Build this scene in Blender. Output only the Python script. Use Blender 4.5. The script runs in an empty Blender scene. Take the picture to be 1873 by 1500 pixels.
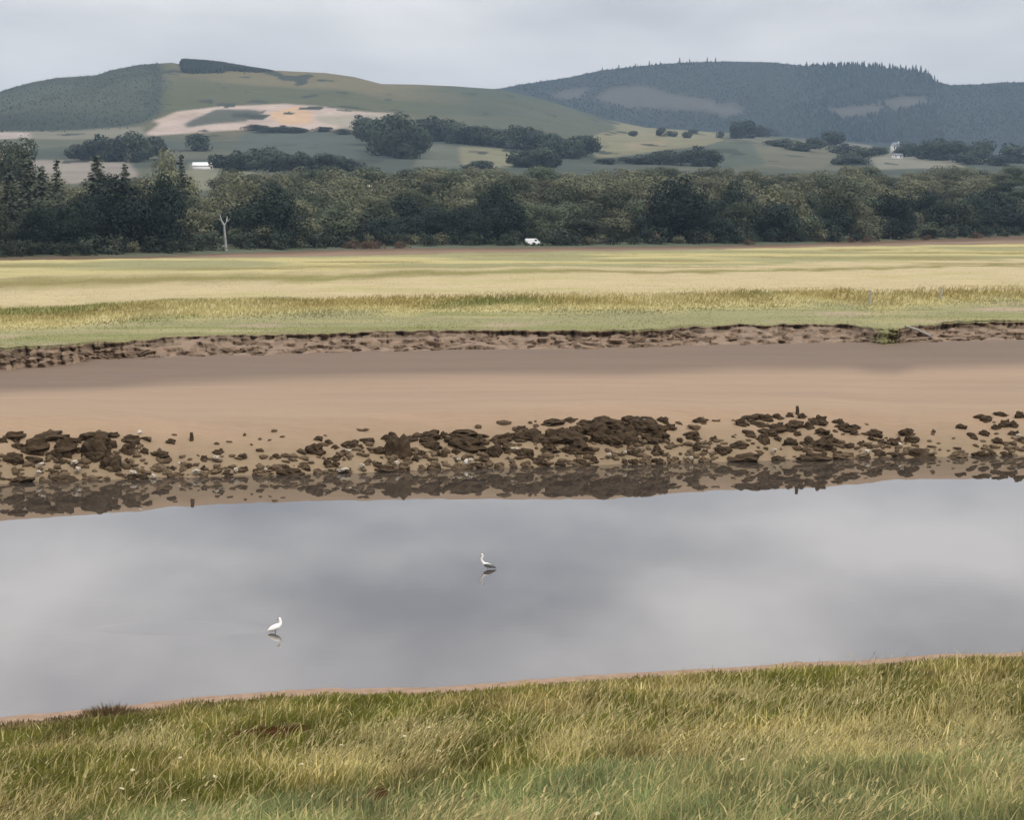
import bpy, bmesh, math, random
import numpy as np
from mathutils import Vector, Matrix, Euler

R = math.radians
SC = bpy.context.scene
COL = SC.collection
random.seed(7)
RNG = np.random.default_rng(11)

# ------------------------------------------------------------------ camera
F, W, H = 4000.0, 1873.0, 1500.0          # focal length in photo pixels
CAMZ = 12.0                                # camera height above the river
PITCH = math.atan(365.0 / F)
cam = bpy.data.cameras.new("camera")
cam.sensor_width = 36.0
cam.lens = F / W * 36.0
cam.clip_start = 0.1
cam.clip_end = 30000
camo = bpy.data.objects.new("camera", cam)
camo.location = (0, 0, CAMZ)
camo.rotation_euler = (math.pi / 2 - PITCH, 0, 0)
COL.objects.link(camo)
SC.camera = camo

# ------------------------------------------------------------------ light
SUN_EL, SUN_AZ = 52.0, 142.0                # azimuth clockwise from the view direction (+Y)
world = bpy.data.worlds.new("World")
SC.world = world
world.use_nodes = True
wn = world.node_tree
wn.nodes.clear()
def N(nt, t, **kw):
    n = nt.nodes.new(t)
    for k, v in kw.items():
        setattr(n, k, v)
    return n
def L(nt, a, b):
    nt.links.new(a, b)
def M(nt, op, a, b=None, c=None):
    n = N(nt, 'ShaderNodeMath', operation=op)
    for i, v in enumerate((a, b, c)):
        if v is None: continue
        if isinstance(v, (int, float)): n.inputs[i].default_value = v
        else: L(nt, v, n.inputs[i])
    return n.outputs[0]
sky = N(wn, 'ShaderNodeTexSky', sky_type='NISHITA')
sky.sun_disc = False
sky.sun_elevation = R(SUN_EL)
sky.sun_rotation = R(SUN_AZ)
tc = N(wn, 'ShaderNodeTexCoord')
sep = N(wn, 'ShaderNodeSeparateXYZ')
L(wn, tc.outputs['Generated'], sep.inputs[0])
zc = M(wn, 'ADD', M(wn, 'MAXIMUM', sep.outputs[2], 0.0), 0.10)
cmb = N(wn, 'ShaderNodeCombineXYZ')
L(wn, M(wn, 'DIVIDE', sep.outputs[0], zc), cmb.inputs[0])
L(wn, M(wn, 'DIVIDE', M(wn, 'MULTIPLY', sep.outputs[1], 0.6), zc), cmb.inputs[1])
nz = N(wn, 'ShaderNodeTexNoise')
nz.inputs['Scale'].default_value = 1.5
nz.inputs['Detail'].default_value = 5
nz.inputs['Roughness'].default_value = 0.5
off = N(wn, 'ShaderNodeVectorMath', operation='ADD')
off.inputs[1].default_value = (19.24, 9.28, 13.22)
L(wn, cmb.outputs[0], off.inputs[0])
L(wn, off.outputs[0], nz.inputs['Vector'])
ramp = N(wn, 'ShaderNodeValToRGB')
ramp.color_ramp.elements[0].position = 0.34
ramp.color_ramp.elements[0].color = (2.70, 2.72, 2.95, 1)
ramp.color_ramp.elements[1].position = 0.66
ramp.color_ramp.elements[1].color = (6.7, 6.45, 6.30, 1)
# cloud relief evens out towards the horizon, where the layers are seen one behind another
relief = M(wn, 'MINIMUM', M(wn, 'MULTIPLY_ADD', M(wn, 'MULTIPLY', sep.outputs[2], sep.outputs[2]), 42.0, 0.06), 1.0)
L(wn, M(wn, 'MULTIPLY_ADD', M(wn, 'SUBTRACT', nz.outputs[0], 0.5), relief, 0.5), ramp.inputs[0])
mixs = N(wn, 'ShaderNodeMix', data_type='RGBA')
mixs.inputs[0].default_value = 0.93
L(wn, sky.outputs[0], mixs.inputs[6])
L(wn, ramp.outputs[0], mixs.inputs[7])
# an overcast sky brightens towards the zenith
grad = N(wn, 'ShaderNodeVectorMath', operation='SCALE')
L(wn, mixs.outputs[2], grad.inputs[0])
L(wn, M(wn, 'MULTIPLY_ADD', M(wn, 'MINIMUM', M(wn, 'MAXIMUM', sep.outputs[2], 0.0), 0.36), 4.2, 0.79), grad.inputs['Scale'])
bg = N(wn, 'ShaderNodeBackground')
bg.inputs['Strength'].default_value = 0.085
L(wn, grad.outputs[0], bg.inputs[0])
wo = N(wn, 'ShaderNodeOutputWorld')
L(wn, bg.outputs[0], wo.inputs['Surface'])

sun = bpy.data.lights.new("sun", 'SUN')
sun.energy = 1.5
sun.angle = R(11)
sun.color = (1.0, 0.95, 0.87)
suno = bpy.data.objects.new("sun", sun)
sd = Vector((math.sin(R(SUN_AZ)) * math.cos(R(SUN_EL)), math.cos(R(SUN_AZ)) * math.cos(R(SUN_EL)), math.sin(R(SUN_EL))))
suno.rotation_euler = sd.to_track_quat('Z', 'Y').to_euler()
suno.location = (0, 0, 60)
COL.objects.link(suno)

SC.view_settings.view_transform = 'Standard'
SC.view_settings.look = 'None'
SC.view_settings.exposure = 0.66
SC.view_settings.gamma = 1
SC.view_settings.use_curve_mapping = False
SC.render.engine = 'CYCLES'
SC.cycles.use_denoising = True
SC.cycles.max_bounces = 6
SC.cycles.diffuse_bounces = 3
SC.cycles.glossy_bounces = 3
SC.cycles.transmission_bounces = 3
SC.cycles.volume_bounces = 0
SC.cycles.transparent_max_bounces = 6

# ------------------------------------------------------------------ helpers
CP, SP = math.cos(PITCH), math.sin(PITCH)
def slope(v):                              # dz/dY of the ray through photo row v
    yv = (H / 2 - np.asarray(v, float)) / F
    return (-SP + yv * CP) / (CP + yv * SP)
def lat(u, v):                             # dX/dY of the ray through photo pixel (u, v)
    yv = (H / 2 - np.asarray(v, float)) / F
    return (np.asarray(u, float) - W / 2) / F / (CP + yv * SP)
def Yat(v, z):                             # depth at which row v meets height z
    return (z - CAMZ) / slope(v)

def hash2(ix, iy, seed):
    h = (ix.astype(np.int64) * 374761393 + iy.astype(np.int64) * 668265263 + seed * 974711) & 0x7fffffff
    h = ((h ^ (h >> 13)) * 1274126177) & 0x7fffffff
    return ((h ^ (h >> 16)) & 0xffff) / 65535.0
def vnoise(x, y, seed=0):
    x = np.asarray(x, float); y = np.asarray(y, float)
    ix = np.floor(x); iy = np.floor(y)
    fx = x - ix; fy = y - iy
    fx = fx * fx * (3 - 2 * fx); fy = fy * fy * (3 - 2 * fy)
    a = hash2(ix, iy, seed); b = hash2(ix + 1, iy, seed)
    c = hash2(ix, iy + 1, seed); d = hash2(ix + 1, iy + 1, seed)
    return (a * (1 - fx) + b * fx) * (1 - fy) + (c * (1 - fx) + d * fx) * fy
def fbm(x, y, seed=0, oct=4):
    s = 0; a = 0.5; t = 0
    for o in range(oct):
        s = s + a * vnoise(x * 2 ** o + 17.3 * o, y * 2 ** o + 9.1 * o, seed + o); t += a; a *= 0.5
    return s / t                            # 0..1
def sstep(a, b, x):
    t = np.clip((np.asarray(x, float) - a) / (b - a), 0, 1)
    return t * t * (3 - 2 * t)
def mixc(a, b, t):
    t = np.asarray(t)[..., None]
    return np.asarray(a) * (1 - t) + np.asarray(b) * t

def tag(o, label=None, cat=None, group=None, kind=None):
    if label: o['label'] = label
    if cat: o['category'] = cat
    if group: o['group'] = group
    if kind: o['kind'] = kind
    return o
def new_mesh(name, V, polys, mat=None, col=None, smooth=False):
    """V (n,3); polys: list of (m,k) index arrays"""
    me = bpy.data.meshes.new(name)
    V = np.asarray(V, np.float32)
    polys = [np.asarray(p, np.int32) for p in polys if len(p)]
    loops = np.concatenate([p.ravel() for p in polys])
    tot = np.concatenate([np.full(len(p), p.shape[1], np.int32) for p in polys])
    start = np.concatenate([[0], np.cumsum(tot)[:-1]]).astype(np.int32)
    me.vertices.add(len(V)); me.vertices.foreach_set('co', V.ravel())
    me.loops.add(len(loops)); me.loops.foreach_set('vertex_index', loops)
    me.polygons.add(len(tot)); me.polygons.foreach_set('loop_start', start); me.polygons.foreach_set('loop_total', tot)
    if smooth: me.polygons.foreach_set('use_smooth', np.ones(len(tot), bool))
    if col is not None:
        at = me.color_attributes.new('Col', 'FLOAT_COLOR', 'POINT')
        c4 = np.ones((len(V), 4), np.float32); c4[:, :3] = col
        at.data.foreach_set('color', c4.ravel())
    if mat: me.materials.append(mat)
    me.update(calc_edges=True)
    return me
def link(name, me, parent=None):
    o = bpy.data.objects.new(name, me)
    COL.objects.link(o)
    if parent: o.parent = parent
    return o
def empty(name, loc=(0, 0, 0), rz=0):
    o = bpy.data.objects.new(name, None)
    o.empty_display_size = 0.3
    o.location = loc; o.rotation_euler = (0, 0, rz)
    COL.objects.link(o)
    return o
def gridfaces(nr, nc):
    i = np.arange(nr * nc).reshape(nr, nc)
    return np.stack([i[:-1, :-1], i[:-1, 1:], i[1:, 1:], i[1:, :-1]], -1).reshape(-1, 4)

# ------------------------------------------------------------------ materials
def material(name, color=(0.5, 0.5, 0.5), rough=0.9, nscale=1.0, namt=0.25, bump=0.0, bscale=None, attr=False,
             trans=0.0, spec=0.2, stretch=None, n2=None, vary=0.0):
    m = bpy.data.materials.new(name); m.use_nodes = True
    nt = m.node_tree; nt.nodes.clear()
    out = N(nt, 'ShaderNodeOutputMaterial')
    p = N(nt, 'ShaderNodeBsdfPrincipled')
    p.inputs['Roughness'].default_value = rough
    p.inputs['Specular IOR Level'].default_value = spec
    t = N(nt, 'ShaderNodeTexCoord')
    vec = t.outputs['Object']
    if stretch:
        mp = N(nt, 'ShaderNodeMapping'); mp.inputs['Scale'].default_value = stretch
        L(nt, vec, mp.inputs[0]); vec = mp.outputs[0]
    nn = N(nt, 'ShaderNodeTexNoise'); nn.inputs['Scale'].default_value = nscale
    nn.inputs['Detail'].default_value = 6; nn.inputs['Roughness'].default_value = 0.6
    L(nt, vec, nn.inputs['Vector'])
    fac = M(nt, 'MULTIPLY_ADD', nn.outputs[0], 2 * namt * 1.6, 1 - namt * 1.6)
    if n2:
        nb = N(nt, 'ShaderNodeTexNoise'); nb.inputs['Scale'].default_value = n2[0]; nb.inputs['Detail'].default_value = 4
        L(nt, vec, nb.inputs['Vector'])
        fac = M(nt, 'MULTIPLY', fac, M(nt, 'MULTIPLY_ADD', nb.outputs[0], 2 * n2[1] * 1.6, 1 - n2[1] * 1.6))
    mul = N(nt, 'ShaderNodeVectorMath', operation='SCALE')
    if attr:
        ca = N(nt, 'ShaderNodeVertexColor', layer_name='Col')
        L(nt, ca.outputs[0], mul.inputs[0])
    else:
        mul.inputs[0].default_value = color
    if vary:
        oi = N(nt, 'ShaderNodeObjectInfo')
        fac = M(nt, 'MULTIPLY', fac, M(nt, 'MULTIPLY_ADD', oi.outputs['Random'], 2 * vary, 1 - vary))
    L(nt, fac, mul.inputs['Scale'])
    L(nt, mul.outputs[0], p.inputs['Base Color'])
    if bump:
        b = N(nt, 'ShaderNodeBump'); b.inputs['Strength'].default_value = bump; b.inputs['Distance'].default_value = 0.1
        bn = N(nt, 'ShaderNodeTexNoise'); bn.inputs['Scale'].default_value = bscale or nscale * 3; bn.inputs['Detail'].default_value = 6
        L(nt, vec, bn.inputs['Vector']); L(nt, bn.outputs[0], b.inputs['Height'])
        L(nt, b.outputs[0], p.inputs['Normal'])
    if trans:
        tr = N(nt, 'ShaderNodeBsdfTranslucent'); L(nt, mul.outputs[0], tr.inputs[0])
        mx = N(nt, 'ShaderNodeMixShader'); mx.inputs[0].default_value = trans
        L(nt, p.outputs[0], mx.inputs[1]); L(nt, tr.outputs[0], mx.inputs[2]); L(nt, mx.outputs[0], out.inputs[0])
    else:
        L(nt, p.outputs[0], out.inputs[0])
    return m

MAT = {}
MAT['bank'] = material('bank_soil', attr=True, spec=0.0, rough=0.95, nscale=2.5, namt=0.3, bump=0.4)
MAT['mud'] = material('mud', attr=True, rough=0.75, nscale=0.25, namt=0.12, bump=0.35, bscale=1.5, stretch=(0.35, 1.6, 1.6), spec=0.25, n2=(3.0, 0.07))
MAT['scarp'] = material('scarp_earth', attr=True, rough=0.9, nscale=1.6, namt=0.35, bump=0.8, bscale=4)
MAT['marsh'] = material('marsh_turf', attr=True, rough=1.0, nscale=0.22, namt=0.12, stretch=(0.6, 1, 1), n2=(1.4, 0.12), spec=0.05)
MAT['land'] = material('hill_land', attr=True, rough=1.0, nscale=0.02, namt=0.16, n2=(0.11, 0.14), spec=0.05)
MAT['base'] = material('base_ground', (0.14, 0.13, 0.08), rough=1, nscale=0.05)
MAT['blade'] = material('grass_blade', attr=True, rough=0.7, nscale=1.3, namt=0.12, trans=0.35, spec=0.15)
MAT['tuft'] = material('marsh_blade', attr=True, rough=0.8, nscale=0.3, namt=0.10, trans=0.3, spec=0.05)
MAT['forest'] = material('forest_needles', attr=True, rough=1, nscale=0.02, namt=0.2, spec=0.05)
MAT['leaf_dark'] = material('leaf_dark', (0.019, 0.028, 0.022), rough=0.8, nscale=0.35, namt=0.3, trans=0.1, vary=0.3, spec=0.1)
MAT['leaf_mid'] = material('leaf_mid', (0.060, 0.072, 0.044), rough=0.8, nscale=0.35, namt=0.3, trans=0.1, vary=0.45, spec=0.1)
MAT['leaf_bush'] = material('leaf_bush', (0.034, 0.044, 0.030), rough=0.8, nscale=0.35, namt=0.3, trans=0.1, vary=0.35, spec=0.1)
MAT['leaf_olive'] = material('leaf_olive', (0.108, 0.110, 0.066), rough=0.8, nscale=0.35, namt=0.3, trans=0.1, vary=0.35, spec=0.1)
MAT['needle'] = material('conifer_needle', (0.074, 0.085, 0.060), rough=0.85, nscale=0.4, namt=0.25, trans=0.1, spec=0.1)
MAT['russet'] = material('russet_leaf', (0.10, 0.062, 0.038), rough=0.9, nscale=0.5, namt=0.3, trans=0.2)
MAT['bark'] = material('bark', (0.09, 0.075, 0.06), rough=0.95, nscale=2, namt=0.35, bump=0.5)
MAT['deadwood'] = material('bleached_wood', (0.27, 0.27, 0.255), rough=0.85, nscale=1.5, namt=0.25, bump=0.3)
MAT['rock'] = material('weedy_rock', (0.050, 0.034, 0.020), rough=0.9, nscale=1.2, namt=0.5, bump=1.0, bscale=5, n2=(6, 0.3), spec=0.08)
MAT['rock_low'] = material('silted_rock', (0.105, 0.074, 0.045), rough=0.85, nscale=1.2, namt=0.45, bump=0.9, bscale=5, n2=(6, 0.25), spec=0.1)
MAT['rock_pale'] = material('pale_rock', (0.40, 0.35, 0.28), rough=0.7, nscale=2, namt=0.2, bump=0.4, spec=0.4)
MAT['clod'] = material('earth_clod', (0.115, 0.080, 0.052), rough=0.95, nscale=1.5, namt=0.45, bump=1.0, bscale=4)
MAT['white_wall'] = material('white_render', (0.58, 0.56, 0.53), rough=0.8, nscale=0.6, namt=0.06)
MAT['slate'] = material('slate_roof', (0.17, 0.18, 0.20), rough=0.7, nscale=1, namt=0.2)
MAT['tin'] = material('pale_sheet_roof', (0.74, 0.74, 0.74), rough=0.5, nscale=0.6, namt=0.08)
MAT['cream'] = material('cream_wall', (0.55, 0.46, 0.38), rough=0.9, nscale=0.5, namt=0.1)
MAT['glass'] = material('dark_glass', (0.03, 0.035, 0.04), rough=0.1, spec=0.5, namt=0.05)
MAT['paint_white'] = material('white_paint', (0.80, 0.80, 0.80), rough=0.35, nscale=0.5, namt=0.04, spec=0.5)
MAT['rubber'] = material('tyre_rubber', (0.03, 0.03, 0.03), rough=0.9)
MAT['feather_white'] = material('white_feather', (0.86, 0.84, 0.80), rough=0.8, nscale=20, namt=0.05)
MAT['feather_pale'] = material('pale_grey_feather', (0.74, 0.70, 0.67), rough=0.8, nscale=20, namt=0.08)
MAT['feather_grey'] = material('slate_feather', (0.10, 0.105, 0.095), rough=0.8, nscale=20, namt=0.2)
MAT['bill_yellow'] = material('bill_horn', (0.42, 0.28, 0.10), rough=0.5)
MAT['bill_black'] = material('bill_black', (0.03, 0.03, 0.03), rough=0.5)
MAT['petal'] = material('flower_white', (0.52, 0.48, 0.30), rough=0.8, nscale=30, namt=0.15)
MAT['stem'] = material('flower_stem', (0.22, 0.22, 0.08), rough=0.8)
MAT['gorse'] = material('yellow_bloom', (0.50, 0.42, 0.08), rough=0.9, nscale=0.6, namt=0.3)

def water_material():
    m = bpy.data.materials.new('river_water'); m.use_nodes = True
    nt = m.node_tree; p = nt.nodes['Principled BSDF']
    p.inputs['Base Color'].default_value = (0.052, 0.042, 0.033, 1)
    p.inputs['Roughness'].default_value = 0.01
    p.inputs['IOR'].default_value = 1.62
    t = N(nt, 'ShaderNodeTexCoord')
    mp = N(nt, 'ShaderNodeMapping'); mp.inputs['Scale'].default_value = (0.6, 1.5, 1)
    L(nt, t.outputs['Object'], mp.inputs[0])
    n1 = N(nt, 'ShaderNodeTexNoise'); n1.inputs['Scale'].default_value = 1.1; n1.inputs['Detail'].default_value = 3
    L(nt, mp.outputs[0], n1.inputs['Vector'])
    b = N(nt, 'ShaderNodeBump'); b.inputs['Strength'].default_value = 0.013; b.inputs['Distance'].default_value = 0.05
    L(nt, b.outputs[0], p.inputs['Normal'])
    # the wading bird's wake: a fan of small ripples drifting off behind it
    sp = N(nt, 'ShaderNodeSeparateXYZ'); L(nt, t.outputs['Object'], sp.inputs[0])
    wx = M(nt, 'MULTIPLY_ADD', sp.outputs[0], 1 / 2.6, 9.4 / 2.6)
    wy = M(nt, 'MULTIPLY_ADD', sp.outputs[1], 1 / 1.1, -62.2 / 1.1)
    dd = M(nt, 'SQRT', M(nt, 'ADD', M(nt, 'MULTIPLY', wx, wx), M(nt, 'MULTIPLY', wy, wy)))
    mask = M(nt, 'MAXIMUM', M(nt, 'SUBTRACT', 1.0, dd), 0.0)
    n3 = N(nt, 'ShaderNodeTexNoise'); n3.inputs['Scale'].default_value = 3.0; n3.inputs['Detail'].default_value = 3
    mp3 = N(nt, 'ShaderNodeMapping'); mp3.inputs['Scale'].default_value = (0.5, 3, 1)
    L(nt, t.outputs['Object'], mp3.inputs[0]); L(nt, mp3.outputs[0], n3.inputs['Vector'])
    hsum = M(nt, 'ADD', n1.outputs[0], M(nt, 'MULTIPLY', M(nt, 'MULTIPLY', mask, n3.outputs[0]), 130.0))
    L(nt, hsum, b.inputs['Height'])
    # patches where a breath of wind roughens the surface
    n2 = N(nt, 'ShaderNodeTexNoise'); n2.inputs['Scale'].default_value = 0.05; n2.inputs['Detail'].default_value = 3
    L(nt, mp.outputs[0], n2.inputs['Vector'])
    L(nt, M(nt, 'MULTIPLY_ADD', n2.outputs[0], 0.015, 0.0), p.inputs['Roughness'])
    return m
MAT['water'] = water_material()

# ------------------------------------------------------------------ ground lines (photo column -> row), turned into depths
def line(pts, z):
    us = np.array([p[0] for p in pts], float); ys = Yat([p[1] for p in pts], z)
    return lambda u: np.interp(np.clip(u, -500, 2400), us, ys)
Yn = line([(-500, 1370), (0, 1312), (200, 1290), (470, 1264), (850, 1253), (1200, 1228), (1500, 1209), (1800, 1195), (2400, 1165)], 0.0)
Yf = line([(-500, 905), (0, 884), (300, 874), (600, 866), (1000, 853), (1400, 843), (1873, 833), (2400, 822)], 0.0)
Ye = line([(-500, 652), (0, 634), (100, 631), (200, 626), (300, 616), (500, 609), (700, 605), (900, 603), (1150, 604), (1200, 601),
           (1350, 592), (1550, 592), (1600, 600), (1640, 602), (1680, 592), (1873, 586), (2400, 570)], 3.2)
Yb = line([(-500, 668), (0, 660), (300, 656), (650, 645), (1000, 640), (1300, 632), (1600, 628), (1873, 622), (2400, 610)], 2.1)
Ym = line([(-500, 482), (0, 476), (500, 470), (700, 466), (1000, 460), (1300, 456), (1600, 450), (1873, 446), (2400, 440)], 3.2)
Yt = line([(-500, 476), (0, 468), (300, 462), (450, 456), (700, 449), (1000, 447), (1300, 445), (1450, 442), (1600, 439), (1873, 430), (2400, 424)], 2.6)
CREST = lambda u: np.interp(u, [-500, 0, 150, 300, 550, 800, 1100, 1300, 1500, 1650, 2400], [2.5, 2.5, 2.45, 2.1, 2.05, 2.2, 2.4, 2.15, 2.2, 1.85, 1.9])

def U_of(x, y):
    return W / 2 + F * np.asarray(x, float) / np.maximum(np.asarray(y, float), 4.0)
def edge_wob(u):
    return (fbm(u / 45.0, 3.3 + 0 * np.asarray(u, float), 5, 4) - 0.5) * 6.0 + (fbm(u / 11.0, 7.7 + 0 * np.asarray(u, float), 6, 3) - 0.5) * 3.2
def z_near(x, y):
    u = U_of(x, y); w = Yn(u) + (fbm(np.asarray(x) / 1.1, 0.2 + 0 * np.asarray(x), 21, 3) - 0.5) * 0.7 - y
    z = np.where(w < 0, np.maximum(-1.5, 0.3 * w), 0.055 * np.minimum(w, 2.0))
    z = z + 0.05 * sstep(0.9, 1.5, w) + 0.150 * np.maximum(w - 2.0, 0) + 0.10 * np.maximum(22 - np.asarray(y, float), 0) * (w > 2)
    z = z + sstep(3.0, 6, w) * ((fbm(np.asarray(x) / 3.0, np.asarray(y) / 5.0, 31, 3) - 0.5) * 0.55)
    return z
def z_mud(x, y):
    u = U_of(x, y); s = y - Yf(u) + (fbm(u / 60.0, 0.5 + 0 * u, 41, 3) - 0.5) * 1.2
    L_ = np.maximum(Yb(u) - Yf(u), 20)
    c = CREST(u)
    rise = c * np.sin(np.pi / 2 * np.clip(s / 6.5, 0, 1))
    back = -(c - 1.95) * sstep(6.5, 26, s) + 0.2 * sstep(0.8, 1.0, s / L_)
    z = np.where(s < 0, np.maximum(-1.5, 0.5 * s), rise + back)
    z = z + sstep(0.3, 3, s) * ((fbm(np.asarray(x) / 2.2, np.asarray(y) / 2.2, 43, 4) - 0.5) * 0.22 * (1 - sstep(6, 14, s)) + (fbm(np.asarray(x) / 14, np.asarray(y) / 7, 44, 3) - 0.5) * 0.14)
    return z
def z_marsh(x, y):
    return 3.2 + (fbm(np.asarray(x) / 9, np.asarray(y) / 9, 51, 3) - 0.5) * 0.25

# ---- hills: rows of the photo each hill line passes through, with its distance
def prof(pts):
    us = np.array([p[0] for p in pts], float); vs = np.array([p[1] for p in pts], float)
    return lambda u: np.interp(u, us, vs)
crest1 = prof([(-1500, 330), (-700, 250), (-250, 205), (0, 170), (30, 160), (60, 152), (110, 142), (180, 138), (215, 127), (260, 118), (320, 114), (342, 118), (400, 123), (450, 126),
               (500, 128), (600, 133), (650, 140), (700, 153), (760, 154), (830, 157), (915, 163), (1000, 183), (1060, 203), (1110, 219),
               (1180, 233), (1330, 243), (1530, 258), (1640, 272), (1720, 290), (1873, 297), (2400, 305), (3400, 330)])
crest2 = prof([(-1500, 345), (-300, 300), (300, 220), (700, 180), (840, 168), (915, 161), (960, 153), (1040, 141), (1100, 128), (1180, 119), (1240, 114), (1320, 112), (1400, 113),
               (1470, 120), (1600, 122), (1680, 132), (1705, 148), (1730, 155), (1780, 154), (1830, 150), (1873, 150), (2100, 160), (2500, 210), (3400, 310)])
vA = prof([(-1500, 345), (3400, 345)])
vB = prof([(-1500, 335), (0, 318), (400, 308), (900, 312), (1300, 318), (1873, 322), (3400, 340)])
vC = prof([(-1500, 333), (-300, 262), (0, 248), (300, 240), (700, 236), (1000, 252), (1120, 262), (1400, 272), (1600, 290), (1873, 306), (3400, 335)])
vE = lambda u: np.maximum(crest2(u) + 90, 262)
ROWS_Y = np.array([1000, 1500, 2300, 3100, 3200, 3320, 3900, 4500, 5200, 5300, 5500, 6300], float)
def hill_rows(u):
    u = np.asarray(u, float)
    c1, c2 = crest1(u), crest2(u)
    return np.stack([vA(u), vB(u), np.maximum(vC(u), c1 + 8), c1 + 1.2, c1, c1 + 3, np.maximum(c1 + 22, c2 + 130), np.maximum(vE(u), c2 + 60), c2 + 1.2, c2, c2 + 3, c2 + 70], 0)
def z_land(u, Y):
    """ground height beyond the marsh; u photo column of the bearing, Y depth (arrays of one shape)"""
    u = np.asarray(u, float); Y = np.asarray(Y, float)
    yt = Yt(u); ym = Ym(u)
    K = np.concatenate([(ym - 6)[None], (ym + 4)[None], (yt - 10)[None], yt[None], (yt + 40)[None], np.broadcast_to(ROWS_Y.reshape((-1,) + (1,) * u.ndim), (len(ROWS_Y),) + u.shape)], 0)
    hv = hill_rows(u)
    hz = CAMZ + slope(hv) * K[5:]
    o = np.ones_like(u)
    Z = np.concatenate([(o * 1.0)[None], (o * 2.05)[None], (o * 2.15)[None], (o * 2.6)[None], (o * 3.4)[None], hz], 0)
    out = np.full(u.shape, 1.0)
    for i in range(len(K) - 1):
        t = (Y - K[i]) / (K[i + 1] - K[i])
        m = (t >= 0) & (t <= 1)
        if i in (6, 7): pass
        out = np.where(m, Z[i] + (Z[i + 1] - Z[i]) * t, out)
    out = np.where(Y > K[-1], Z[-1], out)
    rough = sstep(1000, 1600, Y)
    x = (u - W / 2) / F * Y
    out = out + rough * ((fbm(x / 260, Y / 420, 61, 4) - 0.5) * 26 * sstep(1200, 2400, Y) * (1 - np.exp(-((Y - 3200) / 300) ** 2)) * (1 - np.exp(-((Y - 5250) / 350) ** 2)))
    return out

def z_ground(x, y):
    x = np.asarray(x, float); y = np.asarray(y, float)
    u = U_of(x, y)
    ye = Ye(u) + edge_wob(u)
    z = np.where(y < 70, z_near(x, y), z_mud(x, y))
    z = np.where(y > ye, z_marsh(x, y), z)
    z = np.where(y > Ym(u), z_land(u, y), z)
    return np.maximum(z, -1.5)
def hit(u, v, y0=20.0, y1=6200.0):
    """first point of the ground on the ray through photo pixel (u, v)"""
    Ys = np.geomspace(y0, y1, 6000)
    X = lat(u, v) * Ys; Zr = CAMZ + slope(v) * Ys
    g = np.maximum(z_ground(X, Ys), 0.0)
    k = np.nonzero(Zr <= g)[0]
    i = k[0] if len(k) else len(Ys) - 1
    return np.array([X[i], Ys[i], g[i]])
def at_depth(u, Y):
    x = (u - W / 2) / F * Y
    return np.array([x, Y, float(z_ground(np.array([x]), np.array([Y]))[0])])

# ------------------------------------------------------------------ setting: base ground, river, near bank
V = np.array([(-4900, -250, -2.2), (4900, -250, -2.2), (4900, 7400, -2.2), (-4900, 7400, -2.2)], float)
tag(link('ground', new_mesh('ground', V, [np.array([[0, 1, 2, 3]])], MAT['base'])), kind='structure')
xs = np.linspace(-420, 420, 60); ysr = np.linspace(30, 190, 40)
gx, gy = np.meshgrid(xs, ysr)
me = new_mesh('river', np.stack([gx, gy, 0 * gx], -1).reshape(-1, 3), [gridfaces(40, 60)], MAT['water'], smooth=True)
tag(link('river', me), kind='structure')

gx, gy = np.meshgrid(np.linspace(-60, 60, 301), np.concatenate([np.linspace(-12, 24, 60)[:-1], np.linspace(24, 66, 170)]))
gz = z_near(gx, gy)
w = Yn(U_of(gx, gy)) - gy
mudc = np.array((0.27, 0.19, 0.135)); soil = np.array((0.085, 0.07, 0.03)); bare = np.array((0.040, 0.019, 0.008))
turf = mixc(soil, (0.16, 0.13, 0.055), fbm(gx / 1.3, gy / 1.3, 71, 3))
cc = mixc(np.broadcast_to(mudc, turf.shape), turf, sstep(0.9, 1.5, w))
BARE = [(hit(u_, v_), r_) for u_, v_, r_ in ((440, 1340, .22), (470, 1332, .20), (492, 1338, .30), (515, 1336, .28), (545, 1330, .30), (388, 1338, .14), (115, 1482, .14), (20, 1485, .3), (692, 1447, .14), (706, 1452, .12), (1150, 1300, .16))]
def bare_mask(x, y):
    m = np.zeros(np.shape(x))
    for b, r_ in BARE:
        m = np.maximum(m, 1 - sstep(0.55, 1.0, np.sqrt(((x - b[0]) / (1.25 * r_)) ** 2 + ((y - b[1] + 3 * r_) / (6.5 * r_)) ** 2) + (fbm(np.asarray(x) * 4, np.asarray(y) * 2, 77, 2) - 0.5) * 0.8))
    return m
cc = mixc(cc, np.broadcast_to(bare, cc.shape), bare_mask(gx, gy))
me = new_mesh('near_bank', np.stack([gx, gy, gz], -1).reshape(-1, 3), [gridfaces(*gx.shape)], MAT['bank'], cc.reshape(-1, 3), smooth=True)
tag(link('near_bank', me), kind='structure')

# ------------------------------------------------------------------ mudflat
ucols = np.concatenate([np.linspace(-2600, -104, 60)[:-1], np.arange(-104, 1980, 4.0), np.linspace(1980, 4470, 60)])
ssq = np.concatenate([np.linspace(-3, 9, 60)[:-1], np.linspace(9, 100, 60)])
uu, tt = np.meshgrid(ucols, np.arange(len(ssq)))
ss = ssq[tt]
span = np.maximum(Ye(uu) + 2.5 - Yf(uu), 30)
Yg = Yf(uu) + np.where(ss <= 9, ss, 9 + (ss - 9) / 91.0 * (span - 9))
Xg = (uu - W / 2) / F * Yg
Zg = z_mud(Xg, Yg)
Zg = np.minimum(Zg, 2.45)
Zg = np.where(Yg > Yb(uu) + 1.0, np.minimum(Zg, 2.05), Zg)
q = (Yg - Yf(uu)) / span
light = np.array((0.248, 0.172, 0.108)); dark = np.array((0.125, 0.084, 0.054)); wet = np.array((0.180, 0.135, 0.080))
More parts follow.
